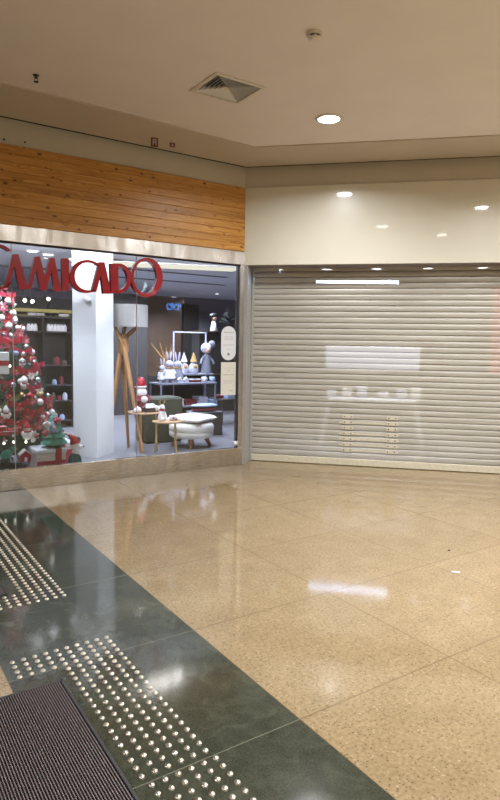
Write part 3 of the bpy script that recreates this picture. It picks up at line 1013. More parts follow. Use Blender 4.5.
# ------------------------------------------------------------------ Christmas tree
tx = at(2, 300, 1.25); TX, TY = tx.x, 1.25
ZT = at(2, 281, TY).z
RB = .88; ZB = .20
tree = thing('christmas_tree', (TX, TY, .001), 'decorated Christmas tree with red bows standing inside the window at left', 'christmas tree')
b = MB(); b.tube([(TX, TY, .0), (TX, TY, 1.2), (TX, TY, ZT-.05)], [.05, .035, .008], 10); b.build('trunk', M['bark'], tree)
b = MB(); b.lathe((TX, TY, .001), [(.26, 0), (.26, .02), (.06, .05), (.055, .12)], 20); b.build('stand', M['charcoal'], tree)
def cone_r(z):
    f = max(0, min(1, (ZT-z)/(ZT-ZB)))
    return .03+(RB-.03)*f**.92
rnd = random.Random(3)
vs = []; fs = []
for k in range(1900):
    f = rnd.random()**.55
    z = ZT-(ZT-ZB)*f
    a = rnd.random()*2*PI
    R_ = cone_r(z)
    L = min(R_*.6, .16+.14*rnd.random())
    rr = R_*(.72+.3*rnd.random())
    tip = Vector((TX+rr*math.cos(a), TY+rr*math.sin(a), z-.06*rnd.random()))
    base = Vector((TX+(rr-L)*math.cos(a+.1*rnd.uniform(-1, 1)), TY+(rr-L)*math.sin(a), z+.04))
    d = (tip-base); ln = d.length; d.normalize()
    s1 = d.orthogonal().normalized(); s2 = d.cross(s1)
    for q in range(14):
        t_ = (q+.5)/14
        p = base+d*(ln*t_)
        an = rnd.random()*2*PI
        nd = (s1*math.cos(an)+s2*math.sin(an)+d*.8).normalized()
        nl = .055*(1.1-.5*t_)
        sd = nd.cross(d).normalized()*.0055
        i = len(vs)
        vs += [p-sd, p+sd, p+nd*nl]
        fs.append((i, i+1, i+2))
b = MB(); b.add(vs, fs); 
# inner dark cone keeps the crown opaque
b.lathe((TX, TY, 0), [(RB*.62, ZB+.06), (RB*.45, .9), (RB*.28, 1.5), (.02, ZT-.12)], 18)
b.build('branches', M['needle'], tree)

def on_tree(x, y, lift=0):
    """point on the front of the crown along the line of sight"""
    d = ray(x, y)
    t_ = (TY-RB*1.1-CAM.y)/d.y
    tmax = (TY-CAM.y)/d.y
    while t_ < tmax:
        p = CAM+d*t_
        if math.hypot(p.x-TX, p.y-TY) <= cone_r(p.z)+.02: break
        t_ += .01
    return CAM+d*(t_-lift)
def outward(p):
    v = Vector((p.x-TX, p.y-TY, .0)); 
    return v.normalized() if v.length > 1e-4 else Vector((0, -1, 0))

ORN = {}
def reg(kind, o, x, y):
    ORN.setdefault(kind, []).append((y, x, o))
def make_bow(p, s, mat):
    n = outward(p); side = Vector((0, 0, 1)).cross(n).normalized(); up = Vector((0, 0, 1))
    t = thing('ribbon_bow', p, 'x', 'bow')
    for sg_ in (-1, 1):
        pts = []
        for k in range(13):
            a = 2*PI*k/12
            pts.append(p+n*(.05*s+.012+.13*s*math.sin(a))+side*(sg_*s*.26*(1-math.cos(a)))+up*(.06*s*(1-math.cos(a))))
        b = MB()
        ws = [up*(s*(.07+.10*(1-math.cos(2*PI*k/12))/2)) for k in range(13)]
        b.strip([q+w for q, w in zip(pts, ws)], [q-w for q, w in zip(pts, ws)], side*.004, closed=False); b.build('loop', mat, t)
        b = MB()
        tl = [p+n*.05*s, p+n*.12*s+side*(sg_*.14*s)-up*.26*s, p+n*.07*s+side*(sg_*.22*s)-up*.56*s]
        b.strip([q-side*.09*s for q in tl], [q+side*.09*s for q in tl], n*.004, closed=False); b.build('tail', mat, t)
    b = MB(); b.ell(p+n*(.08*s+.01), .08*s, .08*s, .09*s, 10, 8); b.build('knot', mat, t)
    return t
def make_flower(p, s, mat):
    n = (outward(p)+Vector((0, 0, .15))).normalized(); s1 = n.orthogonal().normalized(); s2 = n.cross(s1)
    t = thing('fabric_flower', p, 'x', 'flower')
    b = MB()
    for ring, (cnt, ln, tilt) in enumerate(((7, .5, .15), (6, .36, .45))):
        for k in range(cnt):
            a = 2*PI*(k+.5*ring)/cnt
            d = (s1*math.cos(a)+s2*math.sin(a)); sd = n.cross(d)
            c0 = p+n*.01; m1 = p+d*ln*s*.5+n*(.02+tilt*s*.25); e = p+d*ln*s+n*(.02+tilt*s*.3)
            w = ln*s*.30
            b.add([c0, m1+sd*w, e, m1-sd*w, c0-n*.004, m1+sd*w-n*.004, e-n*.004, m1-sd*w-n*.004], [(0, 1, 2, 3), (7, 6, 5, 4), (0, 4, 5, 1), (1, 5, 6, 2), (2, 6, 7, 3), (3, 7, 4, 0)])
    b.build('petals', mat, t)
    b = MB(); b.ell(p+n*.03, .07*s, .07*s, .07*s, 8, 6); b.build('centre', M['gold'], t)
    return t
def make_bauble(p, r, mat):
    t = thing('bauble', p, 'x', 'bauble')
    r = r*.82; b = MB(); b.ell(p, r, r, r, 16, 12); b.build('ball', mat, t)
    b = MB(); b.lathe(p+Vector((0, 0, r*.95)), [(r*.25, 0), (r*.25, r*.22), (r*.08, r*.3)], 10); b.build('cap', M['gold'], t)
    return t
def make_plush(p, s, hatmat, bodymat=None):
    n = outward(p); bm_ = bodymat or M['plush']
    t = thing('plush_snowman', p, 'x', 'ornament')
    b = MB(); b.ell(p+Vector((0, 0, -.22*s)), .26*s, .24*s, .28*s); b.ell(p+Vector((0, 0, .12*s)), .19*s, .18*s, .18*s)
    side = Vector((0, 0, 1)).cross(n)
    for sg_ in (-1, 1): b.ell(p+side*(.25*s*sg_)+n*.06*s+Vector((0, 0, -.12*s)), .09*s, .09*s, .14*s, 10, 8)
    b.build('body', bm_, t)
    b = MB(); b.lathe(p+Vector((0, 0, .18*s)), [(.21*s, 0), (.20*s, .06*s), (.12*s, .2*s), (.02*s, .36*s)], 14); b.build('hat', hatmat, t)
    b = MB(); b.lathe(p+Vector((0, 0, -.06*s)), [(.20*s, 0), (.23*s, .03*s), (.20*s, .07*s)], 14); b.build('scarf', M['bowred'], t)
    b = MB(); b.ell(p+n*.20*s+Vector((0, 0, .12*s)), .03*s, .03*s, .03*s, 8, 6); b.build('nose', M['fgold'], t)
    return t
bows = [(7, 296, .20, 'dpink'), (22, 352, .24, 'dpink'), (27, 372, .26, 'bowred'), (10, 342, .28, 'bowred'), (37, 366, .22, 'dpink'), (32, 388, .22, 'dpink'), (19, 405, .26, 'bowred'), (6, 383, .2, 'bowred'), (17, 423, .26, 'bowred'), (33, 412, .24, 'bowred'), (45, 400, .2, 'dpink')]
for (x, y, s, mt) in bows:
    reg('bow', make_bow(on_tree(x, y, .02), s*.95, M[mt]), x, y)
flowers = [(3, 308, .20, 'pink'), (8, 322, .22, 'dpink'), (18, 334, .2, 'pink'), (4, 332, .18, 'dpink'), (24, 340, .2, 'pink'), (31, 400, .2, 'pink'), (43, 417, .24, 'pink'), (48, 404, .2, 'pink'), (26, 417, .20, 'dpink'), (10, 396, .18, 'dpink'), (29, 358, .16, 'bowred'), (2, 345, .18, 'pink'), (38, 426, .18, 'pink')]
for (x, y, s, mt) in flowers:
    reg('flower', make_flower(on_tree(x, y, .03), s*.72, M[mt]), x, y)
baubles = [(5, 288, .045, 'pink'), (8, 301, .05, 'plush'), (13, 313, .05, 'plush'), (9, 326, .055, 'plush'), (26, 347, .05, 'silver'), (32, 352, .045, 'plush'), (22, 362, .06, 'silver'), (35, 373, .05, 'plush'), (24, 380, .055, 'plush'), (38, 380, .045, 'silver'), (13, 385, .045, 'silver'), (30, 396, .05, 'bowred'), (40, 402, .05, 'plush'), (7, 412, .05, 'silver'), (52, 412, .045, 'plush'), (46, 424, .045, 'silver'), (34, 362, .04, 'silver'), (2, 318, .05, 'plush'), (16, 353, .045, 'bluegrey'), (1, 378, .045, 'silver'), (48, 396, .04, 'silver'), (40, 394, .035, 'gold')]
def edge(y): return 8+(y-284)*.345
ex = random.Random(21)
for k in range(46):
    y = 292+150*ex.random()**.9
    x = -3+(edge(y)+3)*ex.random()**.8
    if 348 < y < 378 and x < 9: continue
    if ex.random() < .34:
        flowers.append((x, y, .15+.07*ex.random(), ex.choice(['pink', 'dpink', 'plush', 'pink'])))
    else:
        baubles.append((x, y, .026+.016*ex.random(), ex.choice(['plush', 'silver', 'bowred', 'silver', 'plush', 'gold'])))
for (x, y, s, mt) in flowers[13:]:
    reg('flower', make_flower(on_tree(x, y, .03), s*.72, M[mt]), x, y)
for (x, y, r, mt) in baubles:
    reg({'pink': 'pink', 'plush': 'white', 'silver': 'silver', 'bowred': 'red', 'bluegrey': 'pale blue', 'gold': 'gold'}[mt]+' bauble', make_bauble(on_tree(x, y, .05), r, M[mt]), x, y)
for (x, y, s, mt) in ((27, 431, .30, 'bowred'), (6, 413, .24, 'plush'), (24, 383, .22, 'plush'), (13, 303, .16, 'bowred')):
    reg('snowman', make_plush(on_tree(x, y, .06), s*.72, M[mt]), x, y)
for kind, lst in ORN.items():
    lst.sort(key=lambda q: (q[0], q[1]))
    for i, (y, x, o) in enumerate(lst):
        nm = {'bow': 'ribbon bow', 'flower': 'fabric flower', 'snowman': 'plush snowman in a hat'}.get(kind, kind)
        col = ''
        if kind == 'bow': col = 'red satin '
        if kind == 'flower': col = 'red or pink '
        if len(lst) == 1:
            o['label'] = 'the only %s%s hung on the Christmas tree' % (col, nm)
        else:
            pos = 'topmost' if i == 0 else 'lowest' if i == len(lst)-1 else ORD[i+1]
            o['label'] = ('%s %s%s on the Christmas tree' % (pos, col, nm)) if pos in ('topmost', 'lowest') else '%s %s%s from the top of the Christmas tree' % (pos, col, nm)
        o['group'] = {'bow': 'ribbon bows on the Christmas tree', 'flower': 'fabric flowers on the Christmas tree', 'snowman': 'plush snowmen on the Christmas tree'}.get(kind, 'baubles on the Christmas tree')
# white gift box ornament with a red ribbon
p = on_tree(1.5, 363, .12)
t = thing('gift_box_ornament', p-Vector((0, 0, .13)), 'white box with a red ribbon band hung on the tree at the left picture edge', 'ornament')
b = MB(); b.obox(p, Vector((1, 0, 0)), Vector((0, 1, 0)), Vector((0, 0, 1)), .075, .05, .13, .006); b.build('box', M['white'], t)
b = MB(); b.obox(p, Vector((1, 0, 0)), Vector((0, 1, 0)), Vector((0, 0, 1)), .077, .052, .03); b.build('ribbon', M['bowred'], t)
# plaid garland
pts = [on_tree(x, y, .05) for (x, y) in ((-14, 417), (-4, 412), (6, 405), (14, 399.5), (20, 396))]
b = MB(); b.strip([q+Vector((0, 0, .035)) for q in pts], [q-Vector((0, 0, .035)) for q in pts], (0, -.006, 0), closed=False)
o = b.build('plaid_ribbon', M['plaid'], origin=pts[2]); tag(o, 'green and gold plaid ribbon slanting across the Christmas tree', 'ribbon')
# toy truck
p = on_tree(4, 433, .12)
t = thing('toy_truck', p-Vector((0, 0, .06)), 'red toy truck ornament on the lower left of the Christmas tree', 'toy truck')
b = MB(); b.obox(p, Vector((1, 0, 0)), Vector((0, 1, 0)), Vector((0, 0, 1)), .15, .05, .03, .012); b.obox(p+Vector((-.03, 0, .055)), Vector((1, 0, 0)), Vector((0, 1, 0)), Vector((0, 0, 1)), .055, .045, .035, .012); b.obox(p+Vector((.09, 0, .03)), Vector((1, 0, 0)), Vector((0, 1, 0)), Vector((0, 0, 1)), .06, .045, .02, .006); b.build('body', M['red'], t)
for (dx, dy) in ((-.09, -.052), (.09, -.052), (-.09, .052), (.09, .052)):
    b = MB(); b.lathe(p+Vector((dx, dy, -.03)), [(.034, -.010), (.034, .010)], 14, axis=(0, 1, 0)); w = b.build('wheel', M['charcoal'], t)
    b = MB(); b.lathe(p+Vector((dx, dy, -.03)), [(.018, -.012), (.018, .012)], 12, axis=(0, 1, 0)); b.build('hub', M['plush'], w)
# house ornament
p = on_tree(25, 456, .04)
t = thing('house_ornament', p-Vector((0, 0, .07)), 'tiny red house with a snowy roof low on the Christmas tree', 'ornament')
b = MB(); b.box((p.x-.055, p.y-.04, p.z-.06), (p.x+.055, p.y+.04, p.z+.02)); b.prism([(p.x-.055, p.y-.04, p.z+.02), (p.x+.055, p.y-.04, p.z+.02), (p.x, p.y-.04, p.z+.065)], (0, .08, 0)); b.build('walls', M['bowred'], t)
b = MB()
for s_ in (-1, 1):
    q = [(p.x, p.y-.048, p.z+.068), (p.x+s_*.07, p.y-.048, p.z+.012), (p.x+s_*.07, p.y-.048, p.z+.026), (p.x, p.y-.048, p.z+.084)]
    b.prism(q, (0, .096, 0))
b.build('roof', M['plush'], t)
b = MB(); b.box((p.x-.015, p.y-.044, p.z-.058), (p.x+.015, p.y-.039, p.z-.01)); b.build('door', M['plush'], t)
# bird ornament
p = on_tree(7, 454, .04)
t = thing('bird_ornament', p-Vector((0, 0, .05)), 'teal bird ornament with a pale tail at the bottom left of the tree', 'ornament')
b = MB(); b.ell(p, .075, .045, .05, 14, 10, Matrix.Rotation(-.4, 3, 'Y')); b.ell(p+Vector((.065, -.01, .05)), .034, .032, .034, 12, 8); b.build('body', M['tealtree'], t)
b = MB(); b.prism([p+Vector((-.05, 0, .01)), p+Vector((-.16, 0, -.07)), p+Vector((-.11, 0, -.09)), p+Vector((-.03, 0, -.03))], (0, .012, 0)); b.build('tail', M['bluegrey'], t)
b = MB(); b.lathe(p+Vector((.095, -.012, .05)), [(.009, 0), (0, .026)], 8, axis=(1, 0, -.1)); b.build('beak', M['fgold'], t)
# fairy lights
emf = emit('fairy', (1, .93, .8, 1), 9)
for i, (x, y) in enumerate(((4, 443.5), (13.6, 442), (26, 442), (10, 366), (20, 327))):
    p = on_tree(x, y, .05)
    b = MB(); b.ell(p, .011, .011, .013, 10, 8); o = b.build('fairy_light', emf, origin=p)
    tag(o, ['lit fairy light under the toy truck, leftmost', 'lit fairy light under the toy truck wheel, the middle one of three', 'lit fairy light just below the lowest plush snowman', 'lit fairy light right of the white gift box ornament', 'lit fairy light in the upper part of the Christmas tree'][i], 'fairy light', 'fairy lights on the Christmas tree')

# ------------------------------------------------------------------ presents and figures beside the tree
def gift(x0, x1, yt, yb, Y, label, bandat):
    a = at(x0, yt, Y); c = at(x1, yb, Y)
    w = c.x-a.x; z1 = a.z
    t = thing('gift_box', ((a.x+c.x)/2, Y+.18, .002), label, 'gift box')
    b = MB(); b.box((a.x, Y, .002), (c.x, Y+.36, z1-.05), .006); b.build('box', plain('gift_paper', srgb(206, 190, 182), .6, var=.12, scale=24), t)
    b = MB(); b.box((a.x-.012, Y-.012, z1-.05), (c.x+.012, Y+.372, z1), .008); b.build('lid', M['paper'], t)
    b = MB(); xb = a.x+w*bandat
    b.box((xb-.035, Y-.0145, .003), (xb+.035, Y-.0005, z1+.003)); b.box((xb-.035, Y-.012, z1), (xb+.035, Y+.37, z1+.003)); b.box((a.x, Y-.004, .004), (c.x, Y-.0005, .26)); b.build('ribbon', M['bowred'], t)
    return (a.x+c.x)/2, z1, w
YG = .15
gx, gz, gw = gift(37, 66, 450.5, 466, YG, 'pale gift box with a red ribbon under the teal felt tree', .74)
gx2, gz2, gw2 = gift(57, 74, 443, 466, .80, 'pale gift box half hidden behind the puppy in the Santa hat', .3)
# teal felt tree on the box
c = at(54, 450, YG+.16)
bx, by = c.x, YG+.16
t = thing('felt_tree', (bx, by, gz+.003), 'small tiered teal felt tree standing on the gift box', 'tabletop tree')
hh = at(54, 419, by).z-gz
b = MB(); b.lathe((bx, by, gz+.003), [(.075, 0), (.09, .02), (.03, .05)], 16); b.build('base', M['charcoal'], t)
for k in range(4):
    f0 = k/4; rr = .150*(1-f0*.62)
    b = MB(); zz = gz+.04+hh*.92*f0
    prof = [(rr, 0), (rr*1.02, .012), (rr*.45, hh*.30)]
    b.lathe((bx, by, zz), prof, 20); b.build('tier', M['tealtree'], t)
b = MB(); b.ell((bx, by, gz+hh), .02, .02, .03, 8, 6); b.build('tip', M['gold'], t)
# flowers and a blue gnome hung on felt tree: simple decorations
for i, (x, y, r, mt, lab) in enumerate(((47, 424, .05, 'plush', 'white pompom beside the teal felt tree, the upper one'), (45, 433, .05, 'pink', 'pale pink pompom beside the teal felt tree, the lower one'), (57, 420, .05, 'pink', 'pink pompom at the tip of the teal felt tree'))):
    q = at(x, y, by-.13)
    b = MB()
    rr = random.Random(i)
    for k in range(14):
        v = Vector((rr.gauss(0, 1), rr.gauss(0, 1), rr.gauss(0, 1))).normalized()
        b.ell(q+v*r*.5, r*.5, r*.5, r*.5, 8, 6)
    o = b.build('pompom', M[mt], origin=q); tag(o, lab, 'pompom', 'pompoms on the felt tree')
q = at(53.5, 427, by-.125)
t = thing('blue_gnome', q-Vector((0, 0, .06)), 'small pale blue gnome hung on the front of the teal felt tree', 'ornament')
b = MB(); b.lathe(q-Vector((0, 0, .06)), [(.045, 0), (.05, .02), (.03, .07)], 12); b.build('body', M['bluegrey'], t)
b = MB(); b.lathe(q, [(.035, 0), (.02, .05), (0, .1)], 12); b.build('hat', M['bluegrey'], t)
b = MB(); b.ell(q+Vector((0, -.035, .0)), .014, .014, .014, 8, 6); b.build('nose', M['skin'], t)
# red tag standing above
q = at(59, 411, by)
# puppy with santa hat
YP = .36
q = at(76, 452, YP); 
zb_ = at(76, 466, YP).z
base = Vector((q.x, YP, .002))
hgt = at(74, 440, YP).z
t = thing('plush_puppy', base, 'plush puppy in a red Santa hat and dark green coat beside the gift box', 'plush toy')
b = MB()
b.ell((base.x-.01, YP, hgt-.07), .058, .055, .055); b.ell((base.x+.045, YP-.03, hgt-.085), .035, .03, .028)
b.tube([(base.x-.005, YP, hgt-.10), (base.x-.01, YP, hgt-.2)], [.035, .05], 12)
for dx in (-.06, .03):
    b.tube([(base.x+dx, YP-.02, hgt-.32), (base.x+dx, YP-.03, .16), (base.x+dx, YP-.03, .03)], [.036, .03, .03], 10)
    b.ell((base.x+dx+.005, YP-.05, .026), .034, .05, .026, 10, 8)
b.build('body', M['plush'], t)
b = MB(); b.lathe((base.x-.015, YP, hgt-.36), [(.085, 0), (.09, .06), (.07, .16), (.04, .2)], 16); b.build('coat', plain('dark_green_felt', srgb(30, 62, 56), .8, var=.1), t)
b = MB(); b.tube([(base.x-.015, YP, hgt-.04), (base.x-.03, YP, hgt+.02), (base.x-.07, YP, hgt+.055), (base.x-.10, YP, hgt+.075)], [.06, .045, .025, .008], 12); b.build('hat', M['bowred'], t)
b = MB(); b.tube([(base.x-.095, YP, hgt+.072), (base.x-.14, YP, hgt+.10)], [.012, .02], 8); b.build('hat_tip', M['plush'], t)
b = MB(); b.ell((base.x+.078, YP-.045, hgt-.08), .014, .012, .012, 8, 6); b.build('nose', M['bowred'], t)
b = MB(); b.ell((base.x+.035, YP+.03, hgt-.01), .035, .02, .045, 10, 8); b.build('ear', M['charcoal'], t)

# ------------------------------------------------------------------ floor lamp
LX, LY = 3.62, 1.83
zs0, zs1 = at(129, 327, LY).z, at(129, 305, LY).z
sl = at(111, 316, LY).x; sr = at(147, 316, LY).x
lx = (sl+sr)/2
t = thing('floor_lamp', (lx, LY, .002), 'floor lamp with a white drum shade on crossed wooden legs behind the pillar', 'floor lamp')
R_ = (sr-sl)/2*.97
b = MB(); b.strip([(lx+R_*math.cos(2*PI*k/40), LY+R_*math.sin(2*PI*k/40), zs0) for k in range(40)], [(lx+(R_-.006)*math.cos(2*PI*k/40), LY+(R_-.006)*math.sin(2*PI*k/40), zs0) for k in range(40)], (0, 0, zs1-zs0)); b.build('lamp_shade', M['shade'], t)
zc = at(122, 350, LY).z
hubp = at(123, 343, LY)
for k, (fx, fy, tx_, dy) in enumerate(((106, 451, 137, .06), (128.5, 447.5, 124, .05), (143, 453, 114.5, -.06))):
    f_ = onz(fx, fy, .002)
    ft = Vector((f_.x, f_.y, .002))
    jn = hubp+Vector((.0, dy*.5, -.04*k+.03))
    tq = at(tx_, 328.5, LY+dy); top = Vector((tq.x, LY+dy*.8, zs0+.015))
    b = MB(); b.tube([ft, ft.lerp(jn, .5), jn, top], [.030, .044, .062, .032], 10, flat=.65); b.build('leg', M['oak'], t)
b = MB(); b.lathe((hubp.x, LY, hubp.z-.20), [(.05, 0), (.085, .08), (.085, .24), (.05, .34)], 14); b.build('hub', M['oak'], t)
b = MB(); b.tube([(hubp.x, LY, hubp.z+.1), (lx, LY, zs0+.12)], .012, 8); b.build('pole', M['oak'], t)
for i in range(3):
    a = i*2*PI/3+.2
    b = MB(); b.tube([(lx, LY, zs0+.1), (lx+(R_-.004)*math.cos(a), LY+(R_-.004)*math.sin(a), zs0+.02)], .004, 6); b.build('shade_spoke', M['charcoal'], t)

# ------------------------------------------------------------------ side tables
def side_table(pxc, pxw, py, Y, label, feet):
    c = at(pxc, py, Y)
    r = (at(pxc+pxw/2, py, Y).x-at(pxc-pxw/2, py, Y).x)/2*.9
    t = thing('side_table', (c.x, Y, .002), label, 'side table', None)
    b = MB(); b.lathe((c.x, Y, c.z), [(r*.97, -.022), (r, -.016), (r, -.004), (r*.985, 0)], 36); b.build('table_top', M['tabletop'], t)
    for a in feet:
        b = MB(); b.tube([(c.x+r*.70*math.cos(a), Y+r*.70*math.sin(a), c.z-.02), (c.x+r*.80*math.cos(a), Y+r*.80*math.sin(a), .002)], .011, 10); b.build('leg', M['brass'], t)
    return c, r
T1, R1 = side_table(145, 35, 411.5, 1.62, 'taller round wooden side table on thin metal legs near the floor lamp', (-2.3, -.9, 1.6))
T2, R2 = side_table(167.5, 31, 420.5, 1.24, 'lower round wooden side table on thin metal legs beside the white ottoman', (-1.2, .4, 2.6))
# santa figure
def santa(base, hgt, label):
    t = thing('santa_figurine', base, label, 'figurine')
    k = hgt; B_ = Vector(base)
    b = MB(); b.lathe(B_, [(.17*k, 0), (.22*k, .10*k), (.23*k, .28*k), (.17*k, .48*k), (.09*k, .56*k)], 18)
    for s_ in (-1, 1): b.tube([B_+Vector((s_*.16*k, -.02*k, .48*k)), B_+Vector((s_*.26*k, -.09*k, .36*k)), B_+Vector((s_*.13*k, -.22*k, .30*k))], [.055*k, .05*k, .04*k], 10)
    b.build('coat', M['maroon'], t)
    b = MB(); b.ell(B_+Vector((0, -.02*k, .64*k)), .14*k, .13*k, .13*k); b.build('head', M['skin'], t)
    b = MB(); b.ell(B_+Vector((0, -.09*k, .55*k)), .16*k, .09*k, .15*k); b.ell(B_+Vector((.03*k, -.21*k, .36*k)), .11*k, .05*k, .10*k); b.build('beard', M['plush'], t)
    b = MB(); b.lathe(B_+Vector((0, -.01*k, .70*k)), [(.16*k, 0), (.16*k, .08*k), (.13*k, .2*k), (.07*k, .29*k), (0, .3*k)], 16); b.build('hat', M['bowred'], t)
    b = MB(); b.lathe(B_+Vector((0, -.01*k, .69*k)), [(.155*k, 0), (.18*k, .03*k), (.155*k, .06*k)], 16); b.build('hat_brim', M['plush'], t)
    b = MB()
    for s_ in (-1, 1): b.ell(B_+Vector((s_*.07*k, -.06*k, .045*k)), .06*k, .09*k, .045*k, 10, 8)
    b.build('boot', M['charcoal'], t)
zt = T1.z+.0
q = at(140.5, 405, 1.68); santa((q.x, 1.68, zt), at(140.5, 377, 1.68).z-zt, 'Santa figurine in a red hat standing on the taller side table')
# white snow fluff
for i, (x, y, r) in enumerate(((133, 409, .075), (158, 408, .095))):
    q = at(x, y, 1.42 if i == 0 else 1.40)
    q = Vector((q.x, 1.53, zt))
    q.x = T1.x+(-.17 if i == 0 else .16)
    b = MB(); rr = random.Random(i+20)
    for k in range(16):
        a = rr.random()*2*PI; d_ = rr.random()*r*.7
        z_ = .02+.03*rr.random()
        b.ell((q.x+d_*math.cos(a), q.y+.6*d_*math.sin(a), zt+z_), .03, .03, z_*.98, 8, 6)
    o = b.build('artificial_snow', M['plush'], origin=q); tag(o, ['clump of white artificial snow on the left of the taller side table', 'clump of white artificial snow on the right of the taller side table'][i], 'artificial snow', 'artificial snow on the side table')
# small dark house with snowy roof
q = Vector((T1.x+.03, 1.51, zt))
t = thing('model_house', q, 'small dark model house with a cream snowy roof on the taller side table', 'model house')
b = MB(); b.box((q.x-.075, q.y-.04, zt), (q.x+.075, q.y+.04, zt+.07)); b.build('walls', M['charcoal'], t)
b = MB(); b.prism([(q.x-.095, q.y-.055, zt+.065), (q.x+.095, q.y-.055, zt+.065), (q.x+.06, q.y, zt+.12), (q.x-.06, q.y, zt+.12)], (0, 0, .012)); b.prism([(q.x-.095, q.y+.055, zt+.065), (q.x+.095, q.y+.055, zt+.065), (q.x+.06, q.y, zt+.12), (q.x-.06, q.y, zt+.12)], (0, 0, .012)); b.build('roof', M['paper'], t)
b = MB(); b.box((q.x-.01, q.y-.043, zt), (q.x+.015, q.y-.039, zt+.045)); b.build('door', M['maroon'], t)
# reindeer on table 2
zt2 = T2.z
q = Vector((T2.x-.06, 1.30, zt2)); kk = at(163, 400, 1.30).z-zt2
t = thing('reindeer_figurine', q, 'seated reindeer figurine with a red scarf on the lower side table', 'figurine')
b = MB(); b.lathe(q, [(.20*kk, 0), (.22*kk, .12*kk), (.15*kk, .4*kk), (.09*kk, .55*kk)], 14); b.ell(q+Vector((0, -.03*kk, .66*kk)), .11*kk, .13*kk, .12*kk)
b.ell(q+Vector((0, -.15*kk, .62*kk)), .07*kk, .08*kk, .06*kk)
for s_ in (-1, 1):
    b.tube([q+Vector((s_*.1*kk, -.06*kk, .4*kk)), q+Vector((s_*.13*kk, -.18*kk, .2*kk)), q+Vector((s_*.1*kk, -.24*kk, .05*kk))], [.06*kk, .05*kk, .045*kk], 8)
b.build('body', M['plush'], t)
for s_ in (-1, 1):
    b = MB(); b.tube([q+Vector((s_*.06*kk, 0, .75*kk)), q+Vector((s_*.12*kk, 0, .88*kk)), q+Vector((s_*.10*kk, 0, 1.0*kk))], .018*kk, 6); b.tube([q+Vector((s_*.12*kk, 0, .88*kk)), q+Vector((s_*.2*kk, 0, .94*kk))], .015*kk, 6); b.build('antler', M['fgold'], t)
b = MB(); b.lathe(q+Vector((0, -.01*kk, .48*kk)), [(.12*kk, 0), (.15*kk, .04*kk), (.12*kk, .09*kk)], 12); b.build('scarf', M['bowred'], t)
q = Vector((T2.x+.05, 1.18, zt2))
t = thing('snow_globe_mug', q, 'white cup with a red heart beside the reindeer on the lower side table', 'cup')
b = MB(); b.lathe(q, [(.028, 0), (.04, .01), (.045, .08), (.04, .08), (.036, .015), (0, .012)], 18); b.tube([q+Vector((.042, 0, .065)), q+Vector((.07, 0, .055)), q+Vector((.066, 0, .03)), q+Vector((.04, 0, .022))], .006, 8); b.build('cup', M['plush'], t)
b = MB(); b.ell(q+Vector((0, -.043, .042)), .014, .004, .014, 8, 6); b.build('heart', M['bowred'], t)
q = Vector((T2.x-.12, 1.16, zt2))
b = MB(); b.ell(q+Vector((0, 0, .033)), .035, .035, .033, 12, 8); tag(b.build('white_bauble', M['plush'], origin=q), 'round white bauble at the left front of the lower side table', 'bauble')
q = Vector((T2.x+.14, 1.24, zt2))
t = thing('wooden_tray', q, 'small pale wooden tray at the right side of the lower side table', 'tray')
b = MB(); b.lathe(q, [(.06, 0), (.07, .012), (.064, .012), (.056, .005), (0, .005)], 20); b.build('dish', M['tabletop'], t)
b = MB(); b.ell(q+Vector((0, 0, .022)), .03, .025, .017, 10, 8); b.build('pinecone', M['brownfur'], t)

# ------------------------------------------------------------------ ottoman with cushion
OY = 1.62
oc = at(191.5, 440, OY)
r = (at(212.5, 432, OY).x-at(170.5, 432, OY).x)/2*.93
ox = at(191.5, 432, OY).x
zlo, zhi = at(191.5, 440, OY-r*.9).z, at(191.5, 425, OY-r*.9).z
t = thing('ottoman', (ox, OY, .002), 'round cream upholstered ottoman on four splayed wooden legs', 'ottoman')
zm = (zlo+zhi)/2-.015
b = MB(); b.lathe((ox, OY, 0), [(r*.90, zlo), (r*.99, zlo+.03), (r*1.0, zm-.02), (r*.97, zm)], 40); b.build('base_cushion', M['boucle'], t)
b = MB(); b.lathe((ox, OY, 0), [(r*.96, zm), (r*1.01, zm+.02), (r*1.01, zhi-.05), (r*.93, zhi-.01), (r*.6, zhi), (0, zhi+.004)], 40); b.build('seat_cushion', M['boucle'], t)
for k in range(4):
    a = PI/4+k*PI/2+.25
    b = MB(); b.tube([(ox+r*.62*math.cos(a), OY+r*.62*math.sin(a), zlo+.01), (ox+r*.86*math.cos(a), OY+r*.86*math.sin(a), .002)], [.042, .024], 12); b.build('leg', M['walnut'], t)
# pillow on it
pc_ = Vector((ox+.02, OY+.02, zhi+.004))
t = thing('throw_pillow', pc_, 'white square cushion lying on the cream ottoman', 'cushion')
b = MB()
n_ = 14; A = .31; vs = []; fs = []
for side in (1, -1):
    off = len(vs)
    for i in range(n_+1):
        for j in range(n_+1):
            u = -1+2*i/n_; v = -1+2*j/n_
            hgt_ = .062*(max(0, (1-u**4)*(1-v**4)))**.55
            pu = u*(1-.07*(1-v*v)); pv = v*(1-.07*(1-u*u))
            ca, sa = math.cos(.5), math.sin(.5)
            vs.append((pc_.x+A*(pu*ca-pv*sa), pc_.y+A*(pu*sa+pv*ca), pc_.z+.06+side*hgt_+.02*u*0))
    for i in range(n_):
        for j in range(n_):
            a_ = off+i*(n_+1)+j
            fs.append((a_, a_+1, a_+n_+2, a_+n_+1))
b.add(vs, fs, True); b.build('pillow', M['cushion'], t)
b = MB()
rr = random.Random(9)
for k in range(9):
    u = -.5+.11*k
    b.ell((pc_.x-.16+.03*k, pc_.y+.16-.035*k, pc_.z+.115+.006*rr.random()), .028, .02, .010, 8, 6)
b.build('embroidery', M['maroon'], t)

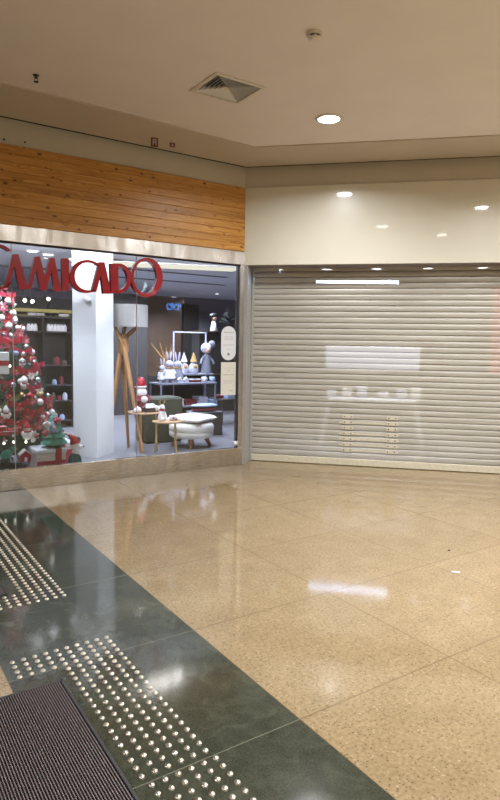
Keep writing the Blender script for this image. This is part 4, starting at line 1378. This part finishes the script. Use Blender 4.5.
# ------------------------------------------------------------------ olive pouf behind the tables
a = at(146, 412, 2.1); c = at(183, 446, 2.1)
b = MB(); b.box((a.x, 2.1, .002), (c.x, 2.55, at(160, 398, 2.1).z), .03)
tag(b.build('olive_bench', M['olive'], origin=((a.x+c.x)/2, 2.32, .002)), 'olive green upholstered block standing behind the two side tables', 'bench')

# ------------------------------------------------------------------ display shelf unit with figurines
SY = 3.3
sa = at(160, 382, SY); sb = at(217, 382, SY)
zS = [at(160, y, SY).z for y in (430, 407, 383.5)]
zS2 = at(200, 373.5, SY+.3).z
ztop = at(190, 331.5, SY+.3).z
t = thing('display_shelf', ((sa.x+sb.x)/2, SY+.25, .002), 'grey display rack of shelves holding Christmas figurines behind the ottoman', 'display rack')
for z in zS:
    b = MB(); b.box((sa.x, SY, z-.035), (sb.x, SY+.5, z), .004); b.build('shelf', M['grey'], t)
b = MB(); b.box((sa.x, SY+.505, .002), (sb.x, SY+.53, zS2-.04)); b.build('back_panel', M['dgrey'], t)
b = MB(); b.box((sa.x+.02, SY+.03, .002), (sb.x-.02, SY+.50, zS[0]-.036)); b.build('plinth', M['dgrey'], t)
xm = at(177, 373, SY+.3).x
b = MB(); b.box((xm, SY+.22, zS2-.03), (sb.x+.05, SY+.55, zS2), .004); b.build('shelf', M['grey'], t)
for x in (sa.x+.03, sb.x-.03):
    for y in (SY+.02, SY+.48):
        b = MB(); b.box((x-.014, y-.014, .002), (x+.014, y+.014, zS[2]-.035)); b.build('post', M['grey'], t)
for x in (xm+.03, sb.x+.03):
    b = MB(); b.box((x-.012, SY+.50, .002), (x+.012, SY+.524, ztop)); b.build('post', M['lilac'], t)
b = MB(); b.box((xm+.02, SY+.50, ztop-.024), (sb.x+.05, SY+.524, ztop)); b.build('rail', M['lilac'], t)

def bunny(base, h, mat, dress, label):
    B_ = Vector(base); k = h
    t = thing('bunny_figurine', B_, label, 'figurine', None)
    b = MB(); b.ell(B_+Vector((0, 0, .28*k)), .17*k, .14*k, .24*k); b.ell(B_+Vector((0, -.02*k, .58*k)), .13*k, .12*k, .13*k)
    for s_ in (-1, 1):
        b.tube([B_+Vector((s_*.08*k, -.02*k, .16*k)), B_+Vector((s_*.09*k, -.04*k, .0))], [.06*k, .055*k], 10)
        b.tube([B_+Vector((s_*.14*k, 0, .42*k)), B_+Vector((s_*.2*k, -.05*k, .28*k))], [.045*k, .04*k], 8)
    b.build('body', mat, t)
    for s_ in (-1, 1):
        b = MB(); b.ell(B_+Vector((s_*.06*k, 0, .84*k)), .035*k, .025*k, .16*k, 10, 8, Matrix.Rotation(s_*.15, 3, 'Y')); b.build('ear', mat, t)
    b = MB(); b.lathe(B_+Vector((0, 0, .14*k)), [(.21*k, 0), (.19*k, .08*k), (.13*k, .30*k)], 14); b.build('outfit', dress, t)
    b = MB(); b.lathe(B_+Vector((0, 0, .43*k)), [(.11*k, 0), (.145*k, .03*k), (.11*k, .07*k)], 14); b.build('scarf', M['fgold'], t)
    return t
def gnome(base, h, mat, hat, label):
    B_ = Vector(base); k = h
    t = thing('gnome_figurine', B_, label, 'figurine', None)
    b = MB(); b.lathe(B_, [(.20*k, 0), (.24*k, .12*k), (.2*k, .36*k), (.1*k, .5*k)], 14); b.ell(B_+Vector((0, 0, .52*k)), .12*k, .12*k, .11*k); b.build('body', mat, t)
    b = MB(); b.lathe(B_+Vector((0, 0, .55*k)), [(.17*k, 0), (.12*k, .12*k), (.05*k, .34*k), (0, .45*k)], 14); b.build('hat', hat, t)
    b = MB(); b.ell(B_+Vector((0, -.13*k, .53*k)), .035*k, .035*k, .03*k, 8, 6); b.build('nose', M['skin'], t)
    b = MB(); b.ell(B_+Vector((0, -.16*k, .30*k)), .11*k, .07*k, .13*k, 10, 8); b.build('beard', M['fgold'], t)
    return t
def px_h(x, yt, z, Y): return at(x, yt, Y).z-z
z = zS[2]
q = at(160, 380, SY+.2); bunny((q.x+.05, SY+.2, z), px_h(160, 358, z, SY+.2), M['lilac'], M['plush'], 'white bunny figurine at the left end of the display rack')
q = at(169, 380, SY+.15); bunny((q.x, SY+.15, z), px_h(169, 351, z, SY+.15), M['lilac'], M['plush'], 'taller white bunny with upright ears, second figurine from the left on the rack')
q = at(177.5, 380, SY+.3); bunny((q.x, SY+.3, z), px_h(176, 352, z, SY+.2), M['lilac'], M['grey'], 'white bunny with upright ears pressed against its taller twin on the rack')
z = zS2
q = at(184, 370, SY+.38); gnome((q.x, SY+.38, z), px_h(184, 352, z, SY+.38), M['lilac'], M['lilac'], 'pale gnome figurine in a white hat, middle of the display rack')
q = at(193.5, 370, SY+.38); gnome((q.x, SY+.38, z), px_h(193, 352, z, SY+.38), M['lilac'], M['fgold'], 'pale gnome figurine in a golden hat on the display rack')
# old lady doll with grey round hair
q = at(206.5, 368, SY+.38); k = px_h(206, 342, z, SY+.38); B_ = Vector((q.x, SY+.38, z))
t = thing('doll_figurine', B_, 'largest figurine on the rack, a doll with big pale round hair', 'figurine')
b = MB(); b.lathe(B_, [(.17*k, 0), (.18*k, .05*k), (.10*k, .48*k), (.06*k, .6*k)], 14)
for s_ in (-1, 1): b.tube([B_+Vector((s_*.08*k, 0, .55*k)), B_+Vector((s_*.19*k, -.02*k, .42*k)), B_+Vector((s_*.24*k, -.05*k, .3*k))], [.05*k, .045*k, .035*k], 8)
b.build('dress', M['grey'], t)
b = MB(); b.ell(B_+Vector((0, -.04*k, .74*k)), .11*k, .1*k, .12*k); b.build('head', M['skin'], t)
b = MB(); b.ell(B_+Vector((-.01*k, .02*k, .80*k)), .18*k, .14*k, .17*k); b.build('hair', M['lilac'], t)
b = MB(); b.ell(B_+Vector((.20*k, .02*k, .92*k)), .13*k, .08*k, .13*k); b.build('bonnet', M['grey'], t)
# things under: row of small white cups/houses on shelf 382, right half
z = zS[2]
row = [(180, 'white ceramic house'), (186, 'white ceramic house'), (192, 'dark red box'), (198, 'dark red box'), (204, 'white ceramic mug'), (212, 'pale blue mug')]
for i, (x, kind) in enumerate(row):
    q = at(x, 380, SY+.12); q = Vector((q.x, SY+.12, z))
    place = ['leftmost', 'second', 'third', 'fourth', 'fifth', 'rightmost'][i]
    if 'house' in kind:
        t = thing('ceramic_house', q, '%s small thing in the row under the upper rack shelf, a white ceramic house' % place, 'ornament')
        b = MB(); b.box((q.x-.045, q.y-.03, z), (q.x+.045, q.y+.03, z+.055)); b.build('walls', M['lilac'], t)
        b = MB(); b.prism([(q.x-.052, q.y-.035, z+.055), (q.x+.052, q.y-.035, z+.055), (q.x, q.y-.035, z+.105)], (0, .07, 0)); b.build('roof', M['plush'], t)
    elif 'box' in kind:
        t = thing('red_box', q, '%s small thing in the row under the upper rack shelf, a dark red box' % place, 'box')
        b = MB(); b.box((q.x-.05, q.y-.035, z), (q.x+.05, q.y+.035, z+.05), .004); b.build('box', M['maroon'], t)
        b = MB(); b.box((q.x-.053, q.y-.038, z+.045), (q.x+.053, q.y+.038, z+.065), .003); b.build('lid', M['plush'], t)
    else:
        t = thing('mug', q, '%s small thing in the row under the upper rack shelf, a %s' % (place, 'white mug' if 'white' in kind else 'pale blue mug'), 'mug')
        mt = M['plush'] if 'white' in kind else M['bluegrey']
        b = MB(); b.lathe(q, [(.04, 0), (.05, .01), (.05, .10), (.045, .10), (.042, .02), (0, .014)], 16); b.build('cup', mt, t)
        b = MB(); b.tube([q+Vector((.048, 0, .085)), q+Vector((.08, 0, .07)), q+Vector((.076, 0, .035)), q+Vector((.046, 0, .026))], .007, 8); b.build('handle', mt, t)
# more goods crowding the rack
q = at(166, 372, SY+.40); q = Vector((q.x, SY+.42, zS[2]))
t = thing('twig_vase', q, 'brown basket of dry twigs at the back of the display rack behind the bunnies', 'twig vase')
b = MB(); b.lathe(q, [(.10, 0), (.13, .12), (.14, .30), (.125, .30), (.11, .12), (0, .02)], 16); b.build('basket', M['brown'], t)
rr = random.Random(31)
for k in range(12):
    a = rr.random()*2*PI; d_ = .10+.16*rr.random()
    b = MB(); b.tube([q+Vector((0, 0, .2)), q+Vector((.3*d_*math.cos(a), .15*d_*math.sin(a), .45)), q+Vector((d_*math.cos(a)*1.3, .35*d_*math.sin(a), .55+.22*rr.random()))], [.014, .011, .005], 6); b.build('twig', M['fgold'] if k % 3 == 0 else M['oak'], t)
rr = random.Random(41)
nn_ = 9
for k in range(nn_):
    x_ = sa.x+.10+(sb.x-sa.x-.20)*k/(nn_-1)
    r_ = .035+.02*rr.random(); h_ = .07+.07*rr.random()
    q = Vector((x_, SY+.05, zS[0]))
    mt_ = M[['lilac', 'maroon', 'plush', 'brown', 'grey', 'bowred', 'lilac', 'fgold', 'plush'][k]]
    tt = thing('small_candle', q, '%s small candle jar in the front row of the lowest rack shelf' % ('leftmost' if k == 0 else 'rightmost' if k == nn_-1 else ORD[k+1]), 'candle', 'candle jars on the lowest rack shelf')
    b = MB(); b.lathe(q, [(r_, 0), (r_*1.05, h_*.2), (r_*1.05, h_*.85), (r_*.9, h_)], 12); b.build('jar_body', mt_, tt)
    b = MB(); b.lathe(q+Vector((0, 0, h_)), [(r_*.95, 0), (r_*.95, .014), (0, .018)], 12); b.build('jar_lid', M['charcoal'], tt)
# folded blankets and baskets on the lower shelves
z = zS[1]
fold = [(164, .13, .10, 'grey', 'folded grey throw on the left of the middle rack shelf'), (175, .14, .13, 'plush', 'folded white throw on the middle rack shelf'), (188, .15, .10, 'maroon', 'folded dark red throw in the middle of the rack shelf'), (200, .12, .15, 'lilac', 'folded lilac throw on the middle rack shelf'), (210, .10, .08, 'bluegrey', 'folded pale blue throw on the right of the middle rack shelf')]
def folded(q, w, hh, mat, label):
    t = thing('folded_throw', q, label, 'folded throw')
    n_ = max(2, int(hh/.03)); d_ = .30
    for k in range(n_):
        z0 = q.z+hh*k/n_; z1 = q.z+hh*(k+1)/n_
        b = MB(); b.box((q.x-w+.004*(k % 2), q.y-d_/2+.004*(k % 3), z0+.0005), (q.x+w-.003*(k % 3), q.y+d_/2, z1), .012); b.build('layer', mat, t)
for (x, w, hh, mt, lab) in fold:
    q = at(x, 400, SY+.2); folded(Vector((q.x, SY+.2, z)), w*.9, hh, M[mt], lab)
z = zS[0]
for (x, w, hh, mt, lab) in ((168, .2, .16, 'olive', 'folded olive throw on the lowest rack shelf'), (187, .16, .12, 'grey', 'folded grey throw on the lowest rack shelf'), (206, .2, .2, 'maroon', 'thick folded dark red throw on the lowest rack shelf')):
    q = at(x, 420, SY+.2); folded(Vector((q.x, SY+.2, z)), w*.8, hh, M[mt], lab)
# low stool with folded textiles right behind the ottoman
q = at(205, 412, 2.55); zz = at(205, 413, 2.4).z
t = thing('display_plinth', (q.x, 2.55, .002), 'low dark plinth behind the ottoman carrying folded cushions', 'plinth')
b = MB(); b.box((q.x-.28, 2.40, .002), (q.x+.28, 2.75, zz), .006); b.build('block', M['charcoal'], t)
b = MB(); b.box((q.x-.285, 2.395, zz), (q.x+.285, 2.755, zz+.012), .003); b.build('plinth_top', M['grey'], t)
zz += .012
for i, (mt, lab) in enumerate((('maroon', 'dark red cushion, lower one of the pair on the plinth'), ('bluegrey', 'pale grey-blue cushion, upper one of the pair on the plinth'))):
    b = MB(); b.ell((q.x, 2.57, zz+.035+i*.07), .27, .16, .035, 24, 10); o = b.build('flat_cushion', M[mt], origin=(q.x, 2.57, zz+i*.07)); tag(o, lab, 'cushion', 'cushions on the plinth')

# dark slender table at right
q0 = at(214, 401, 3.9); zt = at(226, 399, 3.6).z
q = at(229, 399, 3.8)
t = thing('display_table', (q.x, 3.8, .002), 'dark display table with slender legs at the right end of the shop window view', 'display table')
b = MB(); b.box((q.x-.32, 3.55, zt-.03), (q.x+.32, 4.05, zt), .004); b.build('table_top', M['charcoal'], t)
for sx_ in (-1, 1):
    for sy_ in (-1, 1):
        b = MB(); b.box((q.x+sx_*.30-.014, 3.8+sy_*.23-.014, .002), (q.x+sx_*.30+.014, 3.8+sy_*.23+.014, zt-.03)); b.build('leg', M['charcoal'], t)
b = MB(); b.box((q.x-.1, 3.7, zt), (q.x+.1, 3.9, zt+.10), .01); tag(b.build('pale_box', M['bluegrey'], origin=(q.x, 3.8, zt)), 'pale blue box on the dark display table', 'box')
b = MB(); b.box((q.x-.30, 3.74, zt), (q.x-.16, 3.88, zt+.07), .01); tag(b.build('dark_red_box', M['maroon'], origin=(q.x-.2, 3.8, zt)), 'dark red box on the left of the dark display table', 'box')

# upper back shelf with a dark-haired doll and a dark little tree
zsh = at(220, 331, 5.4).z
xs0, xs1 = at(199, 331, 5.4).x, at(246, 331, 5.4).x
t = thing('back_shelf', ((xs0+xs1)/2, 5.5, .002), 'tall dark shelf unit at the back right of the shop', 'shelf unit')
b = MB(); b.box((xs0, 5.4, zsh-.03), (xs1, 5.75, zsh), .003); b.build('shelf', M['brown'], t)
b = MB(); b.box((xs0, 5.70, .002), (xs1, 5.75, zsh-.03)); b.build('back_panel', M['dgrey'], t)
for x in (xs0+.015, xs1-.015):
    b = MB(); b.box((x-.015, 5.4, .002), (x+.015, 5.70, zsh-.03)); b.build('side_panel', M['dgrey'], t)
b = MB(); b.box((xs0+.03, 5.42, .9), (xs1-.03, 5.70, .93)); b.build('shelf', M['brown'], t)
q = at(214, 331, 5.55); k = px_h(214, 312, zsh, 5.55); B_ = Vector((q.x, 5.55, zsh))
t = thing('doll_figurine', B_, 'dark-haired doll standing on the back shelf left of the dark little tree', 'figurine')
b = MB(); b.lathe(B_, [(.2*k, 0), (.2*k, .08*k), (.11*k, .5*k), (.05*k, .55*k)], 12); b.build('dress', M['lilac'], t)
b = MB(); b.ell(B_+Vector((0, -.02*k, .68*k)), .15*k, .14*k, .15*k); b.build('head', M['skin'], t)
b = MB(); b.ell(B_+Vector((0, .03*k, .80*k)), .26*k, .18*k, .16*k); b.build('hair', M['black'], t)
q = at(228, 331, 5.55); k = px_h(228, 305, zsh, 5.55); B_ = Vector((q.x, 5.55, zsh))
t = thing('small_tree', B_, 'dark bushy little tree standing on the back shelf', 'tabletop tree')
b = MB(); b.lathe(B_, [(.12*k, 0), (.14*k, .2*k)], 12); b.build('pot', M['dgrey'], t)
b = MB(); rr = random.Random(4)
for i in range(70):
    f = rr.random(); a = rr.random()*6.28; R_ = .34*k*(1-f)+.03*k
    p_ = B_+Vector((0, 0, .25*k+.65*k*f)); e = p_+Vector((R_*math.cos(a), R_*math.sin(a), .08*k))
    b.tube([p_, e], [.03*k, .008*k], 5)
b.build('branches', plain('dusky_green', srgb(40, 44, 44), .8), t)

# ------------------------------------------------------------------ dark shelf wall at the back left
YB2 = 4.6
xa, xb = at(12, 330, YB2).x, at(72, 330, YB2).x
zU = [at(45, y, YB2).z for y in (449, 421, 401, 385, 365, 331, 316.5)]
t = thing('wall_shelving', ((xa+xb)/2, YB2+.2, .002), 'dark wall shelving full of small goods between the tree and the pillar', 'shelving')
b = MB(); b.box((xa, YB2+.36, .002), (xb, YB2+.40, zU[-1]+.02)); b.build('back_panel', M['black'], t)
for x in (xa, (xa+xb)/2, xb-.02):
    b = MB(); b.box((x, YB2, .002), (x+.025, YB2+.36, zU[-1]+.02)); b.build('upright', M['black'], t)
for z in zU:
    b = MB(); b.box((xa, YB2, z-.025), (xb, YB2+.36, z), .003); b.build('shelf', M['charcoal'], t)
b = MB(); b.box((xa, YB2-.01, zU[-1]+.075), (xb, YB2+.30, zU[-1]+.135)); b.box((xa, YB2+.28, zU[-1]), (xb, YB2+.30, zU[-1]+.08)); b.build('fascia', plain('yellow_strip', srgb(150, 136, 70), .6), t)
for k, x_ in enumerate((.30, .36, .42, .50, .56, .62, 1.02, 1.08, 1.14, 1.20)):
    xx = xa+.05+(xb-xa-.1)*(x_/1.25)*.98
    b = MB(); b.box((xx, YB2-.016, zU[-1]+.012), (xx+.045, YB2-.010, zU[-1]+.062)); b.build('lettering_block', M['ink'], t)  # pale blocks standing in for unreadable lettering
kinds = ['lilac', 'grey', 'maroon', 'charcoal', 'brown', 'plush', 'igrey', 'bluegrey']
names = ['lowest', 'second lowest', 'third', 'fourth', 'fifth', 'sixth']
rr = random.Random(12)
def jar(q, r, h, mat, label, group, name='jar'):
    b = MB(); b.lathe(q, [(r, 0), (r*1.02, h*.1), (r, h*.72), (r*.55, h*.84), (r*.55, h)], 12); o = b.build(name, mat, origin=q); tag(o, label, name.replace('_', ' '), group); return o
# row of white bottles on the sixth shelf
j0 = None
cnt = 12
for i in range(cnt):
    x = xa+.32+i*(xb-xa-.42)/(cnt-1)
    if abs(x-(xa+xb)/2) < .08: continue
    q = Vector((x, YB2+.12, zU[5]))
    w = 'white bottle number %d' % i
    pos = 'leftmost' if i == 0 else 'rightmost' if i == cnt-1 else ORD[i+1]
    lab = ('%s white bottle in the row high on the dark wall shelving' % pos) if pos in ('leftmost', 'rightmost') else '%s white bottle from the left high on the dark shelving' % pos
    if j0 is None:
        j0 = jar(q, .038, .13+.02*0, M['plush'], lab, 'white bottles on the dark shelving', 'bottle')
    else:
        c_ = j0.copy(); COL.objects.link(c_); c_.location = q; c_['label'] = lab
for s_i in range(5):
    z = zU[s_i]
    hmax = zU[s_i+1]-.03-z
    x = xa+.12; i = 0
    while x < xb-.12:
        if abs(x-(xa+xb)/2) < .1: x += .12; continue
        hh = min(hmax*.8, .06+.10*rr.random()); r_ = .035+.03*rr.random()
        mt = M[kinds[rr.randrange(len(kinds))]]
        i += 1
        lab = '%s jar from the left on the %s of the dark wall shelves' % (ORD[i], names[s_i])
        jar(Vector((x+r_, YB2+.10, z)), r_, hh, mt, lab, 'small goods on the dark shelving')
        x += r_*2+.015+.045*rr.random()
# dark cone tree on top of the shelving
q = at(51, 316, YB2+.15); q = Vector((q.x, YB2+.14, zU[-1]))
k = at(51, 296, YB2+.14).z-q.z
b = MB(); b.lathe(q, [(.05, 0), (.05, .04), (.15*k/.3*.6, .05), (.08, .5*k), (.0, k)], 12); tag(b.build('cone_tree', M['black'], origin=q), 'dark cone-shaped tree on top of the dark wall shelving', 'tabletop tree')
# track spotlights
zt_ = IH-.06
q0 = onz(20, 299.5, 2.55)
t = thing('track_rail', ((xa+xb)/2, 4.2, IH), 'black lighting track on the ceiling before the dark shelving', 'lighting track')
b = MB(); b.box((xa-.3, 4.18, IH-.03), (xb+.1, 4.22, IH)); b.build('rail', M['black'], t)
for i, (x, y) in enumerate(((24.5, 300), (32, 301), (48, 298.5))):
    q = at(x, y, 4.12)
    t = thing('track_spotlight', (q.x, 4.2, IH-.03), ['lit track spotlight left of the other two, next to the tree top', 'lit track spotlight in the middle of three before the dark shelving', 'lit track spotlight rightmost of three, above the dark cone tree'][i], 'spotlight', 'track spotlights')
    b = MB(); b.tube([(q.x, 4.2, IH-.03), (q.x, 4.2, q.z+.05)], .012, 8); b.build('stem', M['black'], t)
    b = MB(); b.lathe((q.x, 4.24, q.z+.03), [(.032, 0), (.036, .14)], 14, axis=(0, -1, -.25)); b.build('head', M['black'], t)
    b = MB(); b.lathe((q.x, 4.097, q.z-.008), [(.030, 0), (.030, .004)], 14, axis=(0, -1, -.25)); b.build('lens', emit('spot_lens', (1, .95, .88, 1), 10), t)

# ------------------------------------------------------------------ shop behind the shutter
b = MB()
wbox(b, 0, 6, -5.0, -REC-.06, -.12, -.001)
struct('floor', b, M['ifloor'])
b = MB(); wbox(b, 0, 6, -5.0, -.5, 3.02, 3.1); struct('ceiling', b, M['charcoal'])
b = MB(); wbox(b, 0, 6, -5.1, -5.0, 0, 3.1); struct('wall_closed_shop_back', b, M['dgrey'])
b = MB(); wbox(b, 6, 6.1, -5.0, -.5, 0, 3.1); struct('wall_closed_shop_side', b, M['dgrey'])
b = MB(); wbox(b, 0, 6.1, -.5, -.48, 2.8, 3.1); wbox(b, UE+.1, 6.1, -.48, -.40, 0, 2.8); struct('wall_closed_shop_front', b, M['dgrey'])
# row of ceiling downlights
em_row = emit('row_lamp', (.95, .97, 1, 1), 14)
row0 = None
for i, (x, y) in enumerate(((278, 269), (327, 268.7), (377, 268.3), (428, 267.8), (483, 267.2))):
    q = onz(x, y, 3.02)
    lab = '%s of five small lights in a row at the shutter top' % ['leftmost', 'second from left', 'middle', 'second from right', 'rightmost'][i]
    if row0 is None:
        row0 = downlight((q.x, q.y, 3.02), .11, lab, 'lights behind the shutter top', em=em_row, name='shop_downlight')
    else:
        copy_tree(row0, loc=(q.x, q.y, 3.02), label=lab)
# long tube light
la = Vector(W(.70, -2.68, 2.74)); lb = Vector(W(2.09, -2.68, 2.72))
t = thing('tube_light', (la+lb)/2, 'long white tube light shining through the upper part of the shutter', 'tube light')
b = MB(); b.tube([la, lb], .02, 10); b.build('tube', emit('tube_lamp', (.45, .62, 1, 1), 80), t)
b = MB(); b.obox((la+lb)/2+Vector((0, 0, .045)), RD, RN, Vector((0, 0, 1)), .72, .03, .02, .004); b.build('housing', M['white'], t)
for q in (la+RD*.2, lb-RD*.2):
    b = MB(); b.tube([q+Vector((0, 0, .06)), Vector((q.x, q.y, 3.02))], .005, 6); b.build('hanger', M['charcoal'], t)
# lit panel
t = thing('light_box', W(1.70, -2.6, 1.24), 'dim bluish lit rectangular panel seen through the middle of the shutter', 'lit panel')
b = MB(); wbox(b, .90, 2.49, -2.66, -2.60, 1.235, 1.64, .004); b.build('case', M['white'], t)
b = MB(); wbox(b, .915, 2.475, -2.60, -2.598, 1.25, 1.63); b.build('lit_face', emit('panel_face', (.70, .76, 1, 1), 1.35), t)
for u in (1.1, 2.3):
    b = MB(); q = W(u, -2.63, 1.635); b.tube([q, Vector((q.x, q.y, 3.02))], .004, 6); b.build('hanger', M['charcoal'], t)
# white trestle display table
t = thing('trestle_table', W(1.72, -2.3, 0), 'white trestle table standing behind the shutter under the lit panel', 'table')
b = MB(); wbox(b, 1.0, 2.42, -2.6, -2.0, .74, .77, .004); b.build('table_top', M['white'], t)
for (ut, ub) in ((1.02, .90), (2.40, 2.55)):
    for n_ in (-2.1, -2.5):
        b = MB(); b.obox(W((ut+ub)/2, n_, .37), (W(ub, n_, 0)-W(ut, n_, .74)).normalized(), RN, (W(ub, n_, 0)-W(ut, n_, .74)).normalized().cross(RN), .372, .03, .035); b.build('leg', M['white'], t)
    for n_ in ():
        pass
p = W(1.72, -2.3, 2.98)
spot(W(1.72, -.75, 2.9), W(1.72, -2.2, .35), 330, (.85, .9, 1), 1.3, .05)  # unseen spots added to light the trestle table
spot(W(1.2, -1.7, 3.0), W(1.2, -2.35, .6), 190, (.85, .9, 1), 1.3, .05)
spot(W(2.2, -1.7, 3.0), W(2.2, -2.35, .6), 190, (.85, .9, 1), 1.3, .05)
# goods on the trestle table
for i, u in enumerate((1.05, 1.3, 1.55, 1.9, 2.2, 2.42)):
    q = W(u, -2.25, .77)
    b = MB(); b.obox(q+Vector((0, 0, .06+.02*(i % 3))), RD, RN, Vector((0, 0, 1)), .08, .06, .06+.02*(i % 3), .008)
    o = b.build('carton', M['plush' if i % 2 else 'lilac'], origin=q); tag(o, '%s pale carton on the trestle table behind the shutter' % (['leftmost', 'second', 'third', 'fourth', 'fifth', 'rightmost'][i]), 'carton', 'cartons on the trestle table')
# red sign glow at the far right behind the shutter
t = thing('red_sign_panel', W(3.55, -1.6, 1.9), 'red lit strip glowing through the shutter at the right picture edge', 'lit sign')
b = MB(); wbox(b, 3.42, 3.75, -1.66, -1.62, 1.2, 2.6, .004); b.build('case', M['charcoal'], t)
b = MB(); wbox(b, 3.43, 3.74, -1.62, -1.618, 1.25, 2.55); b.build('lit_face', emit('red_face', (1, .12, .16, 1), .55), t)
for u in (3.5, 3.7):
    b = MB(); q = W(u, -1.64, 2.6); b.tube([q, Vector((q.x, q.y, 3.02))], .005, 6); b.build('hanger', M['charcoal'], t)

# ------------------------------------------------------------------ rest of the hall (behind the viewpoint)
b = MB(); b.box((-7.1, -13.1, 0), (14.1, -13, Z_CEIL)); struct('wall_back', b, M['hallwall'])
b = MB(); b.box((-7.1, -13, 0), (-7, .2, Z_CEIL)); struct('wall_hall_left', b, M['hallwall'])
b = MB(); b.box((14, -13, 0), (14.1, W(9.8, 0, 0).y+.4, Z_CEIL)); b.obox(Vector(((W(9.8, 0, 0).x+14)/2, W(9.8, 0, 0).y, 2.03)), Vector((1, 0, 0)), Vector((0, 1, 0)), Vector((0, 0, 1)), (14.1-W(9.8, 0, 0).x)/2, .05, 2.03)
struct('wall_hall_right', b, M['hallwall'])
# blue neon sign of a shop across the hall, mirrored in the display glass
q = Vector((9.95, -13.0, 2.93))
t = thing('neon_sign', q, 'blue neon sign across the hall, seen mirrored in the shop window', 'neon sign')
emb = emit('neon_blue', (.12, .35, 1, 1), 9)
for k, dx in enumerate((-.20, -.04, .10, .22)):
    b = MB()
    if k % 2 == 0:
        b.tube([q+Vector((dx+.07*math.cos(a), .02, .10*math.sin(a))) for a in [2*PI*j/18+.3 for j in range(16)]], .02, 8)
    else:
        b.tube([q+Vector((dx-.03, .02, -.12)), q+Vector((dx-.03, .02, .14)), q+Vector((dx+.05, .02, .06)), q+Vector((dx+.02, .02, -.03))], .02, 8)
    b.build('tube', emb, t)
q = Vector((8.85, -12.999, 3.5))
t = thing('light_box', q, 'small pale cyan lit box across the hall, mirrored in the last red letter', 'light box')
b = MB(); b.prism([q+Vector((-.28, 0, -.16)), q+Vector((.30, 0, -.16)), q+Vector((.12, 0, .02)), q+Vector((-.02, 0, .22)), q+Vector((-.10, 0, -.06))], (0, .03, 0)); b.build('lit_face', emit('cyan_face', (.7, .95, 1, 1), 9), t)

# ------------------------------------------------------------------ world and render view
w = bpy.data.worlds.new('world'); SC.world = w
w.use_nodes = True
w.node_tree.nodes['Background'].inputs[0].default_value = (1, .9, .78, 1)
w.node_tree.nodes['Background'].inputs[1].default_value = .05
SC.view_settings.view_transform = 'Standard'
SC.view_settings.look = 'None'
SC.view_settings.exposure = 0
SC.view_settings.gamma = 1
SC.view_settings.use_curve_mapping = False
SC.cycles.use_denoising = True
SC.cycles.max_bounces = 9
SC.cycles.transparent_max_bounces = 16
SC.cycles.caustics_reflective = False
SC.cycles.caustics_refractive = False
SC.cycles.sample_clamp_indirect = 4
